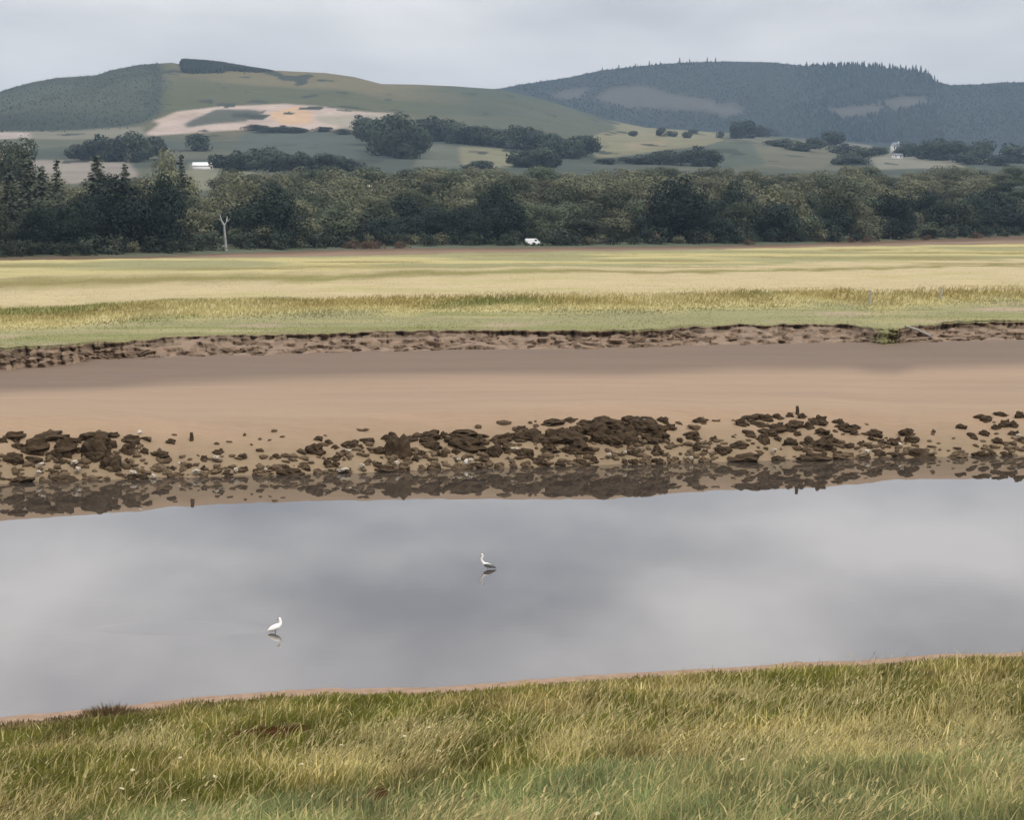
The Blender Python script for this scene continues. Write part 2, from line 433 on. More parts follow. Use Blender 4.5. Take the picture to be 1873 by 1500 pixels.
nzq = fbm(Xg / 40, Yg / 4.0, 81, 4) - 0.5
k = sstep(0.40, 0.60, q + 0.10 * nzq)
cc = mixc(np.broadcast_to(light, Xg.shape + (3,)), dark, k)
cc = cc * (1 + 0.16 * nzq[..., None])
s2 = Yg - Yf(uu)
cc = mixc(cc, np.broadcast_to(wet, cc.shape), 0.75 * (1 - sstep(0.8, 4.5, s2 + 2 * (fbm(Xg / 3, Yg / 3, 83, 3) - 0.5))))
me = new_mesh('mudflat', np.stack([Xg, Yg, Zg], -1).reshape(-1, 3), [gridfaces(*Xg.shape)], MAT['mud'], cc.reshape(-1, 3), smooth=True)
tag(link('mudflat', me), kind='structure')

# ------------------------------------------------------------------ eroded edge of the marsh
uc = np.concatenate([np.linspace(-2600, -102, 80)[:-1], np.arange(-102, 1980, 2.5), np.linspace(1980, 4470, 80)])
e = edge_wob(uc)
n1 = fbm(uc / 14, 0 * uc + 1.5, 91, 3); n2 = fbm(uc / 6, 0 * uc + 4.5, 92, 3); n3 = fbm(uc / 25, 0 * uc + 8.5, 93, 3)
lip = Ye(uc) + e
basey = np.minimum(Yb(uc) + (n3 - 0.5) * 2.5, lip - 2.2)
wd = lip - basey
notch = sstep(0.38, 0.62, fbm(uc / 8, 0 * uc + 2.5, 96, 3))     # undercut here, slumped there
NR = 40
tq = np.linspace(0, 1, NR)[:, None]
zq = np.interp(tq[:, 0], [0, 0.06, 0.12, 0.22, 0.30, 0.5, 0.75, 0.92, 1.0], [3.2, 3.17, 3.09, 2.88, 2.76, 2.52, 2.28, 2.08, 1.80])[:, None] + 0 * uc
yq = np.interp(tq[:, 0], [0, 0.06, 0.12, 0.22, 0.30, 0.5, 0.75, 0.92, 1.0], [-0.02, 0.04, 0.06, 0.02, 0.16, 0.40, 0.70, 0.95, 1.08])[:, None]
Yg = lip + 0.05 - yq * wd + np.exp(-((tq - 0.20) / 0.07) ** 2) * (-0.05 + 0.16 * notch)
Xg = (uc - W / 2) / F * Yg
amp = sstep(0.05, 0.25, tq) * (1 - sstep(0.9, 1.0, tq))
rb = fbm(Xg / 0.75, tq * 9 + 0 * uc, 97, 3); rb2 = fbm(Xg / 2.6, tq * 4 + 0 * uc, 98, 3)
blocky = sstep(0.42, 0.58, rb)
Yg = Yg - amp * ((rb2 - 0.5) * 1.6 + (blocky - 0.5) * 0.55)
Zg = zq + amp * ((rb2 - 0.5) * 0.45 + (blocky - 0.4) * 0.16)
turfc = np.array((0.17, 0.165, 0.065)); earth = np.array((0.165, 0.118, 0.078)); slump = np.array((0.195, 0.138, 0.095)); lip_shade = np.array((0.085, 0.058, 0.036))
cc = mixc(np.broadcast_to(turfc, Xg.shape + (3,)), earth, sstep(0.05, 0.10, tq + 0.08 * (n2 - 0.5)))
cc = mixc(cc, np.broadcast_to(lip_shade, cc.shape), np.exp(-((tq - 0.20 - 0.12 * (n1 - 0.5)) / 0.10) ** 2) * (0.05 + 0.9 * notch * sstep(0.3, 0.6, rb2)))  # shade beneath the overhanging turf, painted into the earth colour
cc = mixc(cc, np.broadcast_to(slump, cc.shape), sstep(0.26, 0.42, tq + 0.25 * (rb - 0.5)))
cc = mixc(cc, np.broadcast_to(earth * 0.75, cc.shape), 0.8 * sstep(0.55, 0.7, fbm(Xg / 1.1, tq * 11 + 0 * uc, 99, 3)) * sstep(0.2, 0.3, tq) * (1 - sstep(0.8, 0.9, tq)))
gap = (np.exp(-((uc - 1622) / 20) ** 2) + 0.9 * np.exp(-((uc - 60) / 16) ** 2) * 0)[None, :, None]      # where the turf has slid down to the mud
cc = cc * (1 - gap) + np.array((0.155, 0.150, 0.062)) * gap
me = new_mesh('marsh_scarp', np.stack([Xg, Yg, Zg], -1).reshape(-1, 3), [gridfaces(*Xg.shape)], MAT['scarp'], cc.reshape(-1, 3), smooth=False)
tag(link('marsh_scarp', me), kind='structure')

# ------------------------------------------------------------------ salt marsh
GREEN = np.array((0.212, 0.203, 0.102)); GOLD = np.array((0.345, 0.300, 0.140)); OLIVE = np.array((0.240, 0.195, 0.075)); PALE = np.array((0.372, 0.308, 0.178)); DKGREEN = np.array((0.15, 0.15, 0.05))
def marsh_color(u, Y):
    u = np.asarray(u, float); Y = np.asarray(Y, float)
    ye = Ye(u) + edge_wob(u); ym = Ym(u)
    ve, vm = 1.0 / ye, 1.0 / ym
    fr = (ve - 1.0 / Y) / (ve - vm)
    x = (u - W / 2) / F * Y
    fr = fr + (fbm(x / 22, Y / 60, 101, 4) - 0.5) * 0.13 + (fbm(x / 3.5, Y / 18, 103, 3) - 0.5) * 0.05
    t = np.clip((u - 200) / 1300, 0, 1)
    a = 0.19 + 0.07 * t; b = 0.31 - 0.02 * t; c = 0.46 - 0.06 * t
    col = mixc(GREEN, GOLD, sstep(a - 0.07, a + 0.05, fr + 0.16 * (fbm(x / 5, Y / 30, 116, 3) - 0.5)))
    col = mixc(col, mixc(OLIVE, DKGREEN, sstep(0.5, 0.7, fbm(x / 14, Y / 40, 105, 3))), sstep(b - 0.04, b + 0.04, fr + 0.12 * (fbm(x / 4, Y / 22, 119, 3) - 0.5)) * (0.35 + 0.65 * sstep(0.30, 0.5, fbm(x / 10, Y / 30, 121, 3))))
    col = mixc(col, np.broadcast_to(PALE, col.shape), sstep(c - 0.03, c + 0.04, fr))
    wl = 0.050 * (1 - t) + 0.018
    st = np.exp(-((fr - 0.735) / wl) ** 2)
    col = mixc(col, mixc(OLIVE * 0.72, DKGREEN * 1.15, fbm(x / 12, Y / 30, 106, 2)), 0.95 * st)
    far = sstep(0.79, 0.83, fr)
    col = mixc(col, mixc(GOLD * 1.02, GREEN * 1.05, sstep(0.36, 0.56, fbm(x / 28, Y / 22, 107, 4))), far)
    streak = sstep(0.60, 0.72, fbm(x / 26, Y / 9, 113, 3)) * sstep(0.70, 0.8, fr)
    col = mixc(col, np.broadcast_to(OLIVE * 0.8, col.shape), 0.9 * streak)
    soft = sstep(0.55, 0.75, fbm(x / 16, Y / 22, 114, 3)) * sstep(0.42, 0.5, fr) * (1 - sstep(0.62, 0.7, fr))
    col = mixc(col, np.broadcast_to(GOLD * np.array((0.86, 0.9, 0.8)), col.shape), 0.6 * soft)
    gs = sstep(0.45, 0.7, fbm(x / 18, Y / 5, 117, 3)) * (fr < a)
    col = mixc(col, np.broadcast_to(np.array((0.165, 0.175, 0.065)), col.shape), 0.75 * gs)
    tn = sstep(0.5, 0.72, fbm(x / 11, Y / 7, 118, 4)) * (fr < a)
    col = mixc(col, np.broadcast_to(np.array((0.27, 0.24, 0.125)), col.shape), 0.7 * tn)
    hb = 1 - sstep(0.0, 0.03, fr)
    col = mixc(col, np.broadcast_to(np.array((0.17, 0.15, 0.07)), col.shape), 0.6 * hb)
    pink = sstep(0.66, 0.8, fbm(x / 9, Y / 14, 108, 3)) * (fr < a)
    col = mixc(col, np.broadcast_to(np.array((0.33, 0.25, 0.19)), col.shape), 0.6 * pink)
    return col
ucm = np.concatenate([np.linspace(-2600, -104, 60)[:-1], np.arange(-104, 1980, 4.0), np.linspace(1980, 4470, 60)])
fr = np.linspace(0, 1, 170)
uu, ff = np.meshgrid(ucm, fr)
ye = Ye(uu) + edge_wob(uu); ym = Ym(uu) + 1.0 + (fbm(uu / 40, 0 * uu, 109, 3) - 0.5) * 14
Yg = 1.0 / (1.0 / ye + (1.0 / ym - 1.0 / ye) * ff)
Xg = (uu - W / 2) / F * Yg
Zg = z_marsh(Xg, Yg)
cc = marsh_color(uu, Yg)
Zl = Zg.copy()
Yx = np.concatenate([Yg, Yg[-1:] + 2.5]); Xx = (np.concatenate([uu, uu[-1:]]) - W / 2) / F * Yx
Zx = np.concatenate([Zg, Zg[-1:] * 0 + 1.6]); cx = np.concatenate([cc, cc[-1:] * 0 + np.array((0.12, 0.08, 0.055))])
me = new_mesh('salt_marsh', np.stack([Xx, Yx, Zx], -1).reshape(-1, 3), [gridfaces(*Xx.shape)], MAT['marsh'], cx.reshape(-1, 3), smooth=True)
tag(link('salt_marsh', me), kind='structure')

def blades(P, h, wdt, lean, az, col, seg=2, curve=1.0, face=None):
    """one mesh of tapering bent blades; P (n,3), h/w/lean/az (n,), col (n,3)"""
    n = len(P)
    ts = np.linspace(0, 1, seg + 1)
    d = np.stack([np.cos(az), np.sin(az), 0 * az], -1)
    fa = np.zeros(n) if face is None else face
    s = np.stack([np.cos(fa), np.sin(fa), 0 * fa], -1)
    rows = []
    for i, t in enumerate(ts):
        c = P + d * (lean * h * t ** (1 + curve))[:, None]
        c[:, 2] += h * (t - 0.35 * lean * t * t)
        if i < seg:
            ww = (wdt * (1 - 0.75 * t) * 0.5)[:, None]
            rows += [c - s * ww, c + s * ww]
        else:
            rows.append(c)
    Vv = np.stack(rows, 1); nv = Vv.shape[1]
    base = (np.arange(n) * nv)[:, None]
    quads = [base + np.array([2 * i, 2 * i + 1, 2 * i + 3, 2 * i + 2]) for i in range(seg - 1)]
    tri = base + np.array([2 * (seg - 1), 2 * (seg - 1) + 1, 2 * seg])
    polys = ([np.concatenate(quads)] if quads else []) + [tri]
    C = np.repeat(col[:, None, :], nv, 1)
    return Vv.reshape(-1, 3), polys, C.reshape(-1, 3)

n = 60000
u = RNG.uniform(-160, 2040, n); f_ = RNG.uniform(0.0, 1, n)
ye = Ye(u) + edge_wob(u) + 0.05; ym = Ym(u)
Y = 1.0 / (1.0 / ye + (1.0 / ym - 1.0 / ye) * f_)
X = (u - W / 2) / F * Y
c0 = marsh_color(u, Y)
tall = fbm(X / 6, Y / 14, 111, 3)
frq = f_
hgt = (0.075 + 0.155 * sstep(0.17, 0.26, frq) + 0.20 * np.exp(-((frq - 0.37) / 0.09) ** 2)) * RNG.uniform(0.6, 1.4, n) * (0.6 + 0.8 * tall)
hgt = hgt * (1 - 0.7 * sstep(0.42, 0.50, frq))
c1 = c0 * (RNG.uniform(0.95, 1.35, n) * (0.8 + 0.4 * fbm(X / 5, Y / 16, 123, 3)))[:, None]
Vv, pl, C = blades(np.stack([X, Y, z_marsh(X, Y) - 0.03], -1), hgt, RNG.uniform(0.10, 0.24, n) * (Y / 200) ** 0.5, RNG.uniform(0.1, 0.6, n), RNG.normal(0.2, 1.0, n), c1, seg=1, face=RNG.normal(0, 0.5, n))
tag(link('marsh_grass', new_mesh('marsh_grass', Vv, pl, MAT['tuft'], C)), 'low golden and green grass covering the flat salt marsh', 'grass', kind='stuff')

# ------------------------------------------------------------------ plain and hills beyond, one sheet
def inpoly(u, v, poly):
    p = np.asarray(poly, float); ins = np.zeros(np.shape(u), bool); j = len(p) - 1
    for i in range(len(p)):
        with np.errstate(divide='ignore', invalid='ignore'):
            c = ((p[i, 1] > v) != (p[j, 1] > v)) & (u < (p[j, 0] - p[i, 0]) * (v - p[i, 1]) / (p[j, 1] - p[i, 1] + 1e-9) + p[i, 0])
        ins ^= c; j = i
    return ins
LEFT_FOREST = [(-300, 150), (60, 148), (110, 139), (180, 134), (215, 122), (300, 112), (312, 150), (300, 175), (305, 205), (270, 226), (200, 236), (100, 240), (-300, 250)]
TOP_FOREST = [(340, 108), (400, 112), (500, 124), (505, 132), (470, 131), (430, 128), (400, 132), (342, 132)]
RIGHT_FOREST = [(905, 150), (1100, 110), (1300, 95), (1700, 100), (1880, 130), (2300, 140), (2300, 300), (1640, 264), (1530, 256), (1330, 241), (1180, 231), (1110, 216), (1000, 184)]
CLEAR = [[(1005, 172), (1040, 162), (1078, 159), (1062, 180), (1030, 184)], [(1085, 180), (1110, 162), (1170, 155), (1230, 172), (1290, 182), (1330, 195), (1300, 205), (1230, 202), (1140, 196)],
         [(1600, 185), (1640, 176), (1690, 178), (1700, 190), (1630, 202)], [(1290, 205), (1340, 182), (1360, 205), (1320, 215)], [(1500, 200), (1600, 190), (1620, 204), (1540, 216)]]
PINK = np.array((0.310, 0.250, 0.212)); TAN = np.array((0.36, 0.25, 0.16))
def soft(u, v, poly, r=4.0):
    p = np.asarray(poly, float)
    out = np.zeros(np.shape(u))
    box = (u > p[:, 0].min() - 25) & (u < p[:, 0].max() + 25) & (v > p[:, 1].min() - 12) & (v < p[:, 1].max() + 12)
    ub, vb = u[box], v[box]; a = np.zeros(len(ub))
    offs = [(0, 0), (1, .3), (-1, -.3), (.4, .7), (-.4, -.7), (1.8, -.4), (-1.8, .4), (.7, -.9), (-.7, .9)]
    for du, dv in offs: a += inpoly(ub + du * r, vb + dv * r * 0.6, poly)
    out[box] = a / len(offs)
    return out
COVER = [   # fields and woods on the hillsides, corner points as photo columns and rows
    ([(270, 246), (330, 205), (420, 194), (520, 189), (610, 197), (720, 208), (712, 222), (640, 232), (600, 238), (520, 232), (400, 240), (290, 248)], PINK),
    ([(500, 205), (550, 195), (580, 208), (570, 226), (520, 228), (498, 215)], TAN),
    ([(285, 222), (330, 207), (385, 202), (350, 216), (300, 226)], np.array((0.290, 0.232, 0.186))),
    ([(345, 228), (400, 200), (470, 200), (490, 204), (450, 222), (400, 226), (352, 234)], np.array((0.069, 0.072, 0.057))),
    ([(580, 212), (720, 206), (716, 224), (650, 236), (592, 226)], np.array((0.228, 0.205, 0.159))),
    ([(-300, 244), (140, 238), (270, 232), (270, 250), (150, 254), (-300, 256)], np.array((0.133, 0.128, 0.097))),
    ([(0, 240), (60, 242), (60, 252), (0, 256)], np.array((0.254, 0.219, 0.196))),
    ([(-300, 275), (28, 278), (28, 300), (-300, 306)], TAN),
    ([(60, 292), (240, 290), (260, 322), (60, 345), (-300, 345), (-300, 306), (0, 302)], np.array((0.183, 0.162, 0.137))),
    ([(350, 296), (470, 312), (440, 345), (330, 345)], np.array((0.133, 0.133, 0.092))),
    ([(450, 240), (640, 240), (660, 300), (420, 300)], np.array((0.059, 0.069, 0.057))),
    ([(840, 268), (930, 270), (955, 282), (935, 306), (850, 306), (830, 285)], np.array((0.143, 0.139, 0.088))),
    ([(760, 260), (840, 268), (840, 306), (760, 306)], np.array((0.084, 0.091, 0.069))),
    ([(1110, 215), (1180, 232), (1330, 242), (1310, 262), (1180, 280), (1088, 292), (1080, 250), (1125, 236)], np.array((0.140, 0.133, 0.080))),
    ([(1140, 262), (1220, 256), (1210, 268), (1150, 275)], np.array((0.175, 0.150, 0.095))),
    ([(1330, 244), (1400, 250), (1480, 258), (1540, 290), (1480, 310), (1360, 300), (1330, 270)], np.array((0.092, 0.092, 0.064))),
    ([(1300, 262), (1370, 256), (1400, 300), (1290, 312)], np.array((0.056, 0.069, 0.051))),
    ([(1400, 245), (1450, 246), (1520, 255), (1440, 250)], np.array((0.149, 0.144, 0.099))),
    ([(1590, 288), (1640, 278), (1740, 292), (1760, 305), (1590, 310)], np.array((0.139, 0.136, 0.104))),
    ([(1500, 256), (1600, 262), (1600, 272), (1510, 268)], np.array((0.111, 0.106, 0.085))),
]
ucols = np.concatenate([np.linspace(-1500, -104, 70)[:-1], np.arange(-104, 1980, 4.0), np.linspace(1980, 3400, 70)])
tr = []
for a_, b_, k_ in ((-6, 4, 3), ):
    pass
uu = ucols
stack = [Ym(uu) - 6, Ym(uu) + 4]
for k_ in range(1, 8): stack.append(Ym(uu) + 4 + (Yt(uu) - 10 - Ym(uu) - 4) * k_ / 7)
stack.append(Yt(uu)); stack.append(Yt(uu) + 40)
for Y1 in np.concatenate([np.linspace(0, 1, 12)[1:]]): stack.append(Yt(uu) + 40 + (1000 - Yt(uu) - 40) * Y1)
for Y1 in np.concatenate([np.linspace(1000, 1500, 30)[1:], np.linspace(1500, 2300, 50)[1:], np.linspace(2300, 3100, 70)[1:], [3150, 3200, 3260, 3320, 3500, 3900, 4200], np.linspace(4500, 5200, 60), [5250, 5300, 5400, 5500, 5900, 6300]]):
    stack.append(np.full(uu.shape, Y1))
Yg = np.stack(stack); Ug = np.broadcast_to(uu, Yg.shape)
Xg = (Ug - W / 2) / F * Yg
Zg = z_land(Ug, Yg)
# photo row of every vertex (to place the fields)
sl = (Zg - CAMZ) / Yg
yv = (sl * CP + SP) / (CP - sl * SP)
Vg = H / 2 - yv * F
jit = 7
uj = Ug + (fbm(Xg / 60, Yg / 160, 121, 3) - 0.5) * 2 * jit; vj = Vg + (fbm(Xg / 60, Yg / 160, 125, 3) - 0.5) * jit * 0.9
moor = mixc(np.array((0.068, 0.072, 0.040)), np.array((0.112, 0.098, 0.055)), sstep(0.4, 0.65, fbm(Xg / 220, Yg / 300, 131, 4)))
low = mixc(np.array((0.048, 0.058, 0.046)), np.array((0.075, 0.080, 0.056)), sstep(0.4, 0.6, fbm(Xg / 120, Yg / 200, 133, 3)))
cc = mixc(moor, low, 1 - sstep(2000, 2500, Yg))
eastern = sstep(700, 900, Ug) * sstep(2000, 2600, Yg) * (Yg < 3400)
cc = mixc(cc, np.broadcast_to(np.array((0.046, 0.060, 0.047)), cc.shape), 0.7 * eastern)
front = (Yg < 3350)
wl_ = np.clip(soft(uj, vj, LEFT_FOREST, 6.0) + 0, 0, 1) * front
lf = mixc(np.array((0.050, 0.058, 0.042)), np.array((0.030, 0.038, 0.032)), np.clip(sstep(195, 225, vj) + 0.8 * np.exp(-((uj - 292) / 16) ** 2) + 0.7 * np.exp(-((vj - crest1(Ug) - 4) / 7) ** 2), 0, 1))
lf = lf * (0.8 + 0.4 * fbm(Xg / 90, Yg / 200, 151, 3))[..., None]
cc = mixc(cc, lf, wl_)
inT = inpoly(uj, vj, TOP_FOREST) & front
cc = np.where(inT[..., None], np.array((0.026, 0.034, 0.030)), cc)
inR = (Yg >= 3350)
band = (0.65 + 0.75 * fbm(Xg / 420, Yg / 500, 157, 3))[..., None]
cc = np.where(inR[..., None], np.array((0.022, 0.028, 0.025)) * band, cc)
for pl_ in CLEAR:
    cc = mixc(cc, np.broadcast_to(np.array((0.062, 0.058, 0.050)), cc.shape), soft(uj, vj, pl_, 7.0) * inR)
for pl_, c_ in COVER:
    tx = (0.86 + 0.28 * fbm(Xg / 35, Yg / 60, 153, 3))[..., None]
    cc = mixc(cc, np.broadcast_to(c_, cc.shape) * tx, soft(uj, vj, pl_, 3.0) * (front & (Yg > 900)))
# hedge lines and scrub spots in the fields
spots = (fbm(Xg / 28, Yg / 60, 141, 2) > 0.76) & front & (Yg > 1400)
cc = np.where(spots[..., None], np.array((0.034, 0.040, 0.030)), cc)
strip = (Yg < Yt(Ug) - 2) & (Yg >= Ym(Ug) - 6)
mudq = np.clip((Yg - Ym(Ug)) / (Yt(Ug) - Ym(Ug)), 0, 1)
ms = mixc(np.array((0.19, 0.135, 0.092)), np.array((0.105, 0.070, 0.046)), sstep(0.55, 0.75, mudq + 0.2 * (fbm(Xg / 30, Yg / 30, 143, 3) - 0.5)))
ms = mixc(ms, np.broadcast_to(np.array((0.085, 0.10, 0.07)), ms.shape), sstep(0.84, 0.93, mudq + 0.10 * (fbm(Xg / 40, Yg / 30, 144, 3) - 0.5) - 0.3 * sstep(1450, 1650, Ug)))
cc = np.where(strip[..., None], ms, cc)
wood = (Yg >= Yt(Ug) - 2) & (Yg < 900)
cc = np.where(wood[..., None], np.array((0.07, 0.08, 0.05)), cc)
me = new_mesh('hills', np.stack([Xg, Yg, Zg], -1).reshape(-1, 3), [gridfaces(*Xg.shape)], MAT['land'], cc.reshape(-1, 3), smooth=True)
tag(link('hills', me), kind='structure')

# narrow creek on the far side of the marsh
def ribbon(name, us, v0s, v1s, z):
    us = np.asarray(us, float)
    a = Yat(v1s, z); b = Yat(v0s, z)
    P0 = np.stack([(us - W / 2) / F * a, a, 0 * a + z], -1); P1 = np.stack([(us - W / 2) / F * b, b, 0 * b + z], -1)
    n_ = len(us); i = np.arange(n_ - 1)
    return new_mesh(name, np.concatenate([P0, P1]), [np.stack([i, i + 1, n_ + i + 1, n_ + i], -1)], MAT['water'])
tag(link('creek', ribbon('creek', [560, 640, 760, 880, 980, 1080, 1250], [452.5, 450.2, 449, 448, 447, 446.5, 445], [453.5, 453, 452, 451, 449.5, 448.6, 446], 2.22)), kind='structure')

# ------------------------------------------------------------------ haze
def box_mesh(name, x0, x1, y0, y1, z0, z1, mat):
    V = [(x, y, z) for z in (z0, z1) for y in (y0, y1) for x in (x0, x1)]
    Fq = np.array([[0, 2, 3, 1], [4, 5, 7, 6], [0, 1, 5, 4], [2, 6, 7, 3], [0, 4, 6, 2], [1, 3, 7, 5]])
    return new_mesh(name, V, [Fq], mat)
hm = bpy.data.materials.new('haze'); hm.use_nodes = True
hm.node_tree.nodes.clear()
ho = N(hm.node_tree, 'ShaderNodeOutputMaterial'); hv = N(hm.node_tree, 'ShaderNodeVolumePrincipled')
hv.inputs['Color'].default_value = (0.54, 0.75, 1.0, 1)
hv.inputs['Density'].default_value = 5.6e-5
hv.inputs['Anisotropy'].default_value = 0.0
L(hm.node_tree, hv.outputs[0], ho.inputs['Volume'])
tag(link('haze', box_mesh('haze', -5000, 5000, -350, 7600, -3.4, 460, hm)), kind='stuff')

# ------------------------------------------------------------------ trees
def tube(pts, rad, sides=6):
    pts = np.asarray(pts, float); n_ = len(pts)
    ang = np.linspace(0, 2 * np.pi, sides, endpoint=False)
    Vs = []
    for i in range(n_):
        t = pts[min(i + 1, n_ - 1)] - pts[max(i - 1, 0)]; t = t / (np.linalg.norm(t) + 1e-9)
        a = np.cross(t, (0, 0, 1.0) if abs(t[2]) < 0.9 else (1.0, 0, 0)); a /= np.linalg.norm(a)
        b = np.cross(t, a)
        Vs.append(pts[i] + rad[i] * (np.cos(ang)[:, None] * a + np.sin(ang)[:, None] * b))
    Vs = np.concatenate(Vs)
    k = np.arange(sides); kn = (k + 1) % sides
    Fs = np.concatenate([np.stack([i * sides + k, i * sides + kn, (i + 1) * sides + kn, (i + 1) * sides + k], -1) for i in range(n_ - 1)])
    return Vs, Fs
def join(parts):
    Vs, Fs, o = [], [], 0
    for v, f in parts:
        Vs.append(v); Fs.append(f + o); o += len(v)
    return np.concatenate(Vs), np.concatenate(Fs)
def leaf_quads(P, Nn, size, rng):
    n_ = len(P)
    a = np.cross(Nn, rng.normal(size=(n_, 3))); a /= np.linalg.norm(a, axis=1)[:, None] + 1e-9
    b = np.cross(Nn, a)
    s = size[:, None]
    c = [P + a * s * rng.uniform(0.6, 1.2, (n_, 1)), P + b * s * rng.uniform(0.5, 1.0, (n_, 1)), P - a * s * rng.uniform(0.6, 1.2, (n_, 1)), P - b * s * rng.uniform(0.5, 1.0, (n_, 1))]
    return np.stack(c, 1).reshape(-1, 3), np.arange(4 * n_).reshape(-1, 4)
def broadleaf(seed, h=18.0, wd=13.0, skirt=0.12, leaves=2600, lobes=20, ls=0.42):
    rng = np.random.default_rng(seed)
    parts = []
    lean = rng.normal(0, 0.4, 2)
    top = np.array([lean[0], lean[1], h * 0.62])
    parts.append(tube([(0, 0, -0.5), (0, 0, h * 0.15), top * 0.55, top], [0.45, 0.36, 0.25, 0.09], 7))
    cz = h * (0.5 + skirt * 0.5) - h * 0.06; rz = h - cz
    LC = []
    for i in range(lobes):
        d = rng.normal(size=3); d /= np.linalg.norm(d)
        k = rng.uniform(0.35, 0.88)
        wz = 0.80 + 0.2 * d[2]
        c = np.array([d[0] * wd / 2 * k * (1.0 if d[2] > -0.5 else 0.8), d[1] * wd / 2 * k, cz + d[2] * rz * k])
        r = rng.uniform(0.18, 0.33) * wd
        r = min(r, h - c[2] + 0.3)
        r = max(r, 1.1)
        LC.append((c, r))
        if i < 9:
            st = top * rng.uniform(0.35, 0.8)
            mid = (st + c) / 2 + np.array([0, 0, 0.6])
            parts.append(tube([st, mid, c], [0.16, 0.10, 0.04], 5))
    tot = sum(r * r for c, r in LC)
    Ps, Ns = [], []
    for c, r in LC:
        m = int(leaves * r * r / tot)
        d = rng.normal(size=(m, 3)); d /= np.linalg.norm(d, axis=1)[:, None]
        rr = r * rng.uniform(0.84, 1.04, m) * (0.9 + 0.25 * vnoise(d[:, 0] * 3 + seed, d[:, 1] * 3 + d[:, 2] * 4, seed))
        Ps.append(c + d * rr[:, None] * np.array([1, 1, 0.85])); Ns.append(d + rng.normal(0, 0.16, (m, 3)))
    P = np.concatenate(Ps); Nn = np.concatenate(Ns); Nn /= np.linalg.norm(Nn, axis=1)[:, None]
    keep = P[:, 2] > h * skirt * 0.4
    P, Nn = P[keep], Nn[keep]
    P += rng.normal(0, 0.12, P.shape)
    return join(parts), leaf_quads(P, Nn, rng.uniform(0.55, 1.3, len(P)) * ls, rng)
def conifer(seed, h=22.0, wd=7.0, leaves=1700, ls=0.5):
    rng = np.random.default_rng(seed)
    parts = [tube([(0, 0, -0.5), (0, 0, h * 0.5), (0, 0, h)], [0.35, 0.2, 0.03], 6)]
    Ps, Ns = [], []
    z = h * 0.10
    while z < h * 0.985:
        rr = wd / 2 * (1 - (z / h)) ** 0.8 * rng.uniform(0.7, 1.15) + 0.15
        nb = rng.integers(5, 8)
        a0 = rng.uniform(0, 6.28)
        for k in range(nb):
            a = a0 + k * 6.283 / nb + rng.normal(0, 0.2)
            Lb = rr * rng.uniform(0.65, 1.15)
            m = max(3, int(Lb * 5))
            t = rng.uniform(0.1, 1, m) ** 0.7
            px = np.cos(a) * Lb * t; py = np.sin(a) * Lb * t
            pz = z - 0.28 * Lb * t ** 1.3 + 0.06 * Lb
            Ps.append(np.stack([px + rng.normal(0, 0.2, m), py + rng.normal(0, 0.2, m), pz + rng.normal(0, 0.15, m)], -1))
            nn = np.stack([np.cos(a) * 0.5 + rng.normal(0, 0.4, m), np.sin(a) * 0.5 + rng.normal(0, 0.4, m), np.ones(m)], -1)
            Ns.append(nn)
            if Lb > 1.2: parts.append(tube([(0, 0, z), (np.cos(a) * Lb * 0.8, np.sin(a) * Lb * 0.8, z - 0.2 * Lb)], [0.06, 0.02], 4))
        z += h * rng.uniform(0.028, 0.045)
    P = np.concatenate(Ps); Nn = np.concatenate(Ns); Nn /= np.linalg.norm(Nn, axis=1)[:, None]
    return join(parts), leaf_quads(P, Nn, rng.uniform(0.6, 1.3, len(P)) * ls, rng)

PROTO = {}
def proto(key, pair, leafmat, h):
    (tv, tf), (lv, lf) = pair
    PROTO[key] = (new_mesh('trunk', tv, [tf], MAT['bark'], smooth=True), new_mesh('crown', lv, [lf], MAT[leafmat]), h)
for i in range(3): proto(('dark', i), broadleaf(100 + i, 18, 15, 0.0, 6000, 22), 'leaf_dark', 18.0)
for i in range(4): proto(('mid', i), broadleaf(200 + i, 18, 16 - i, 0.0, 5400, 20), 'leaf_mid', 18.0)
for i in range(4): proto(('olive', i), broadleaf(300 + i, 17, 17 - i, 0.0, 5400, 20), 'leaf_olive', 17.0)
for i in range(3): proto(('conifer', i), conifer(400 + i, 22, 7 + i), 'needle', 22.0)
for i in range(3): proto(('bush', i), broadleaf(500 + i, 4.0, 6.0, 0.0, 700, 9, 0.30), 'leaf_bush', 4.0)
for i in range(2): proto(('scrub', i), broadleaf(520 + i, 4.0, 6.0, 0.0, 700, 9, 0.30), 'leaf_olive', 4.0)
proto(('russet', 0), broadleaf(540, 2.0, 5.0, 0.0, 400, 8, 0.24), 'russet', 2.0)
TREES = []
def tree(name, kind, u, Y, hgt, label, cat='tree', group=None, wide=1.0, base=None):
    vs = [k for k in PROTO if k[0] == kind]
    key = vs[random.randrange(len(vs))]
    tm, cm, h0 = PROTO[key]
    p = at_depth(u, Y) if base is None else base
    rt = empty(name, p, random.uniform(0, 6.28))
    s = hgt / h0
    rt.scale = (s * wide, s * wide, s)
    link('trunk', tm, rt); link('crown', cm, rt)
    tag(rt, label, cat, group)
    TREES.append(rt)
    return rt
def h_for(u, Y, vtop):
    g = at_depth(u, Y)[2]
    return float(CAMZ + slope(vtop) * Y - g)

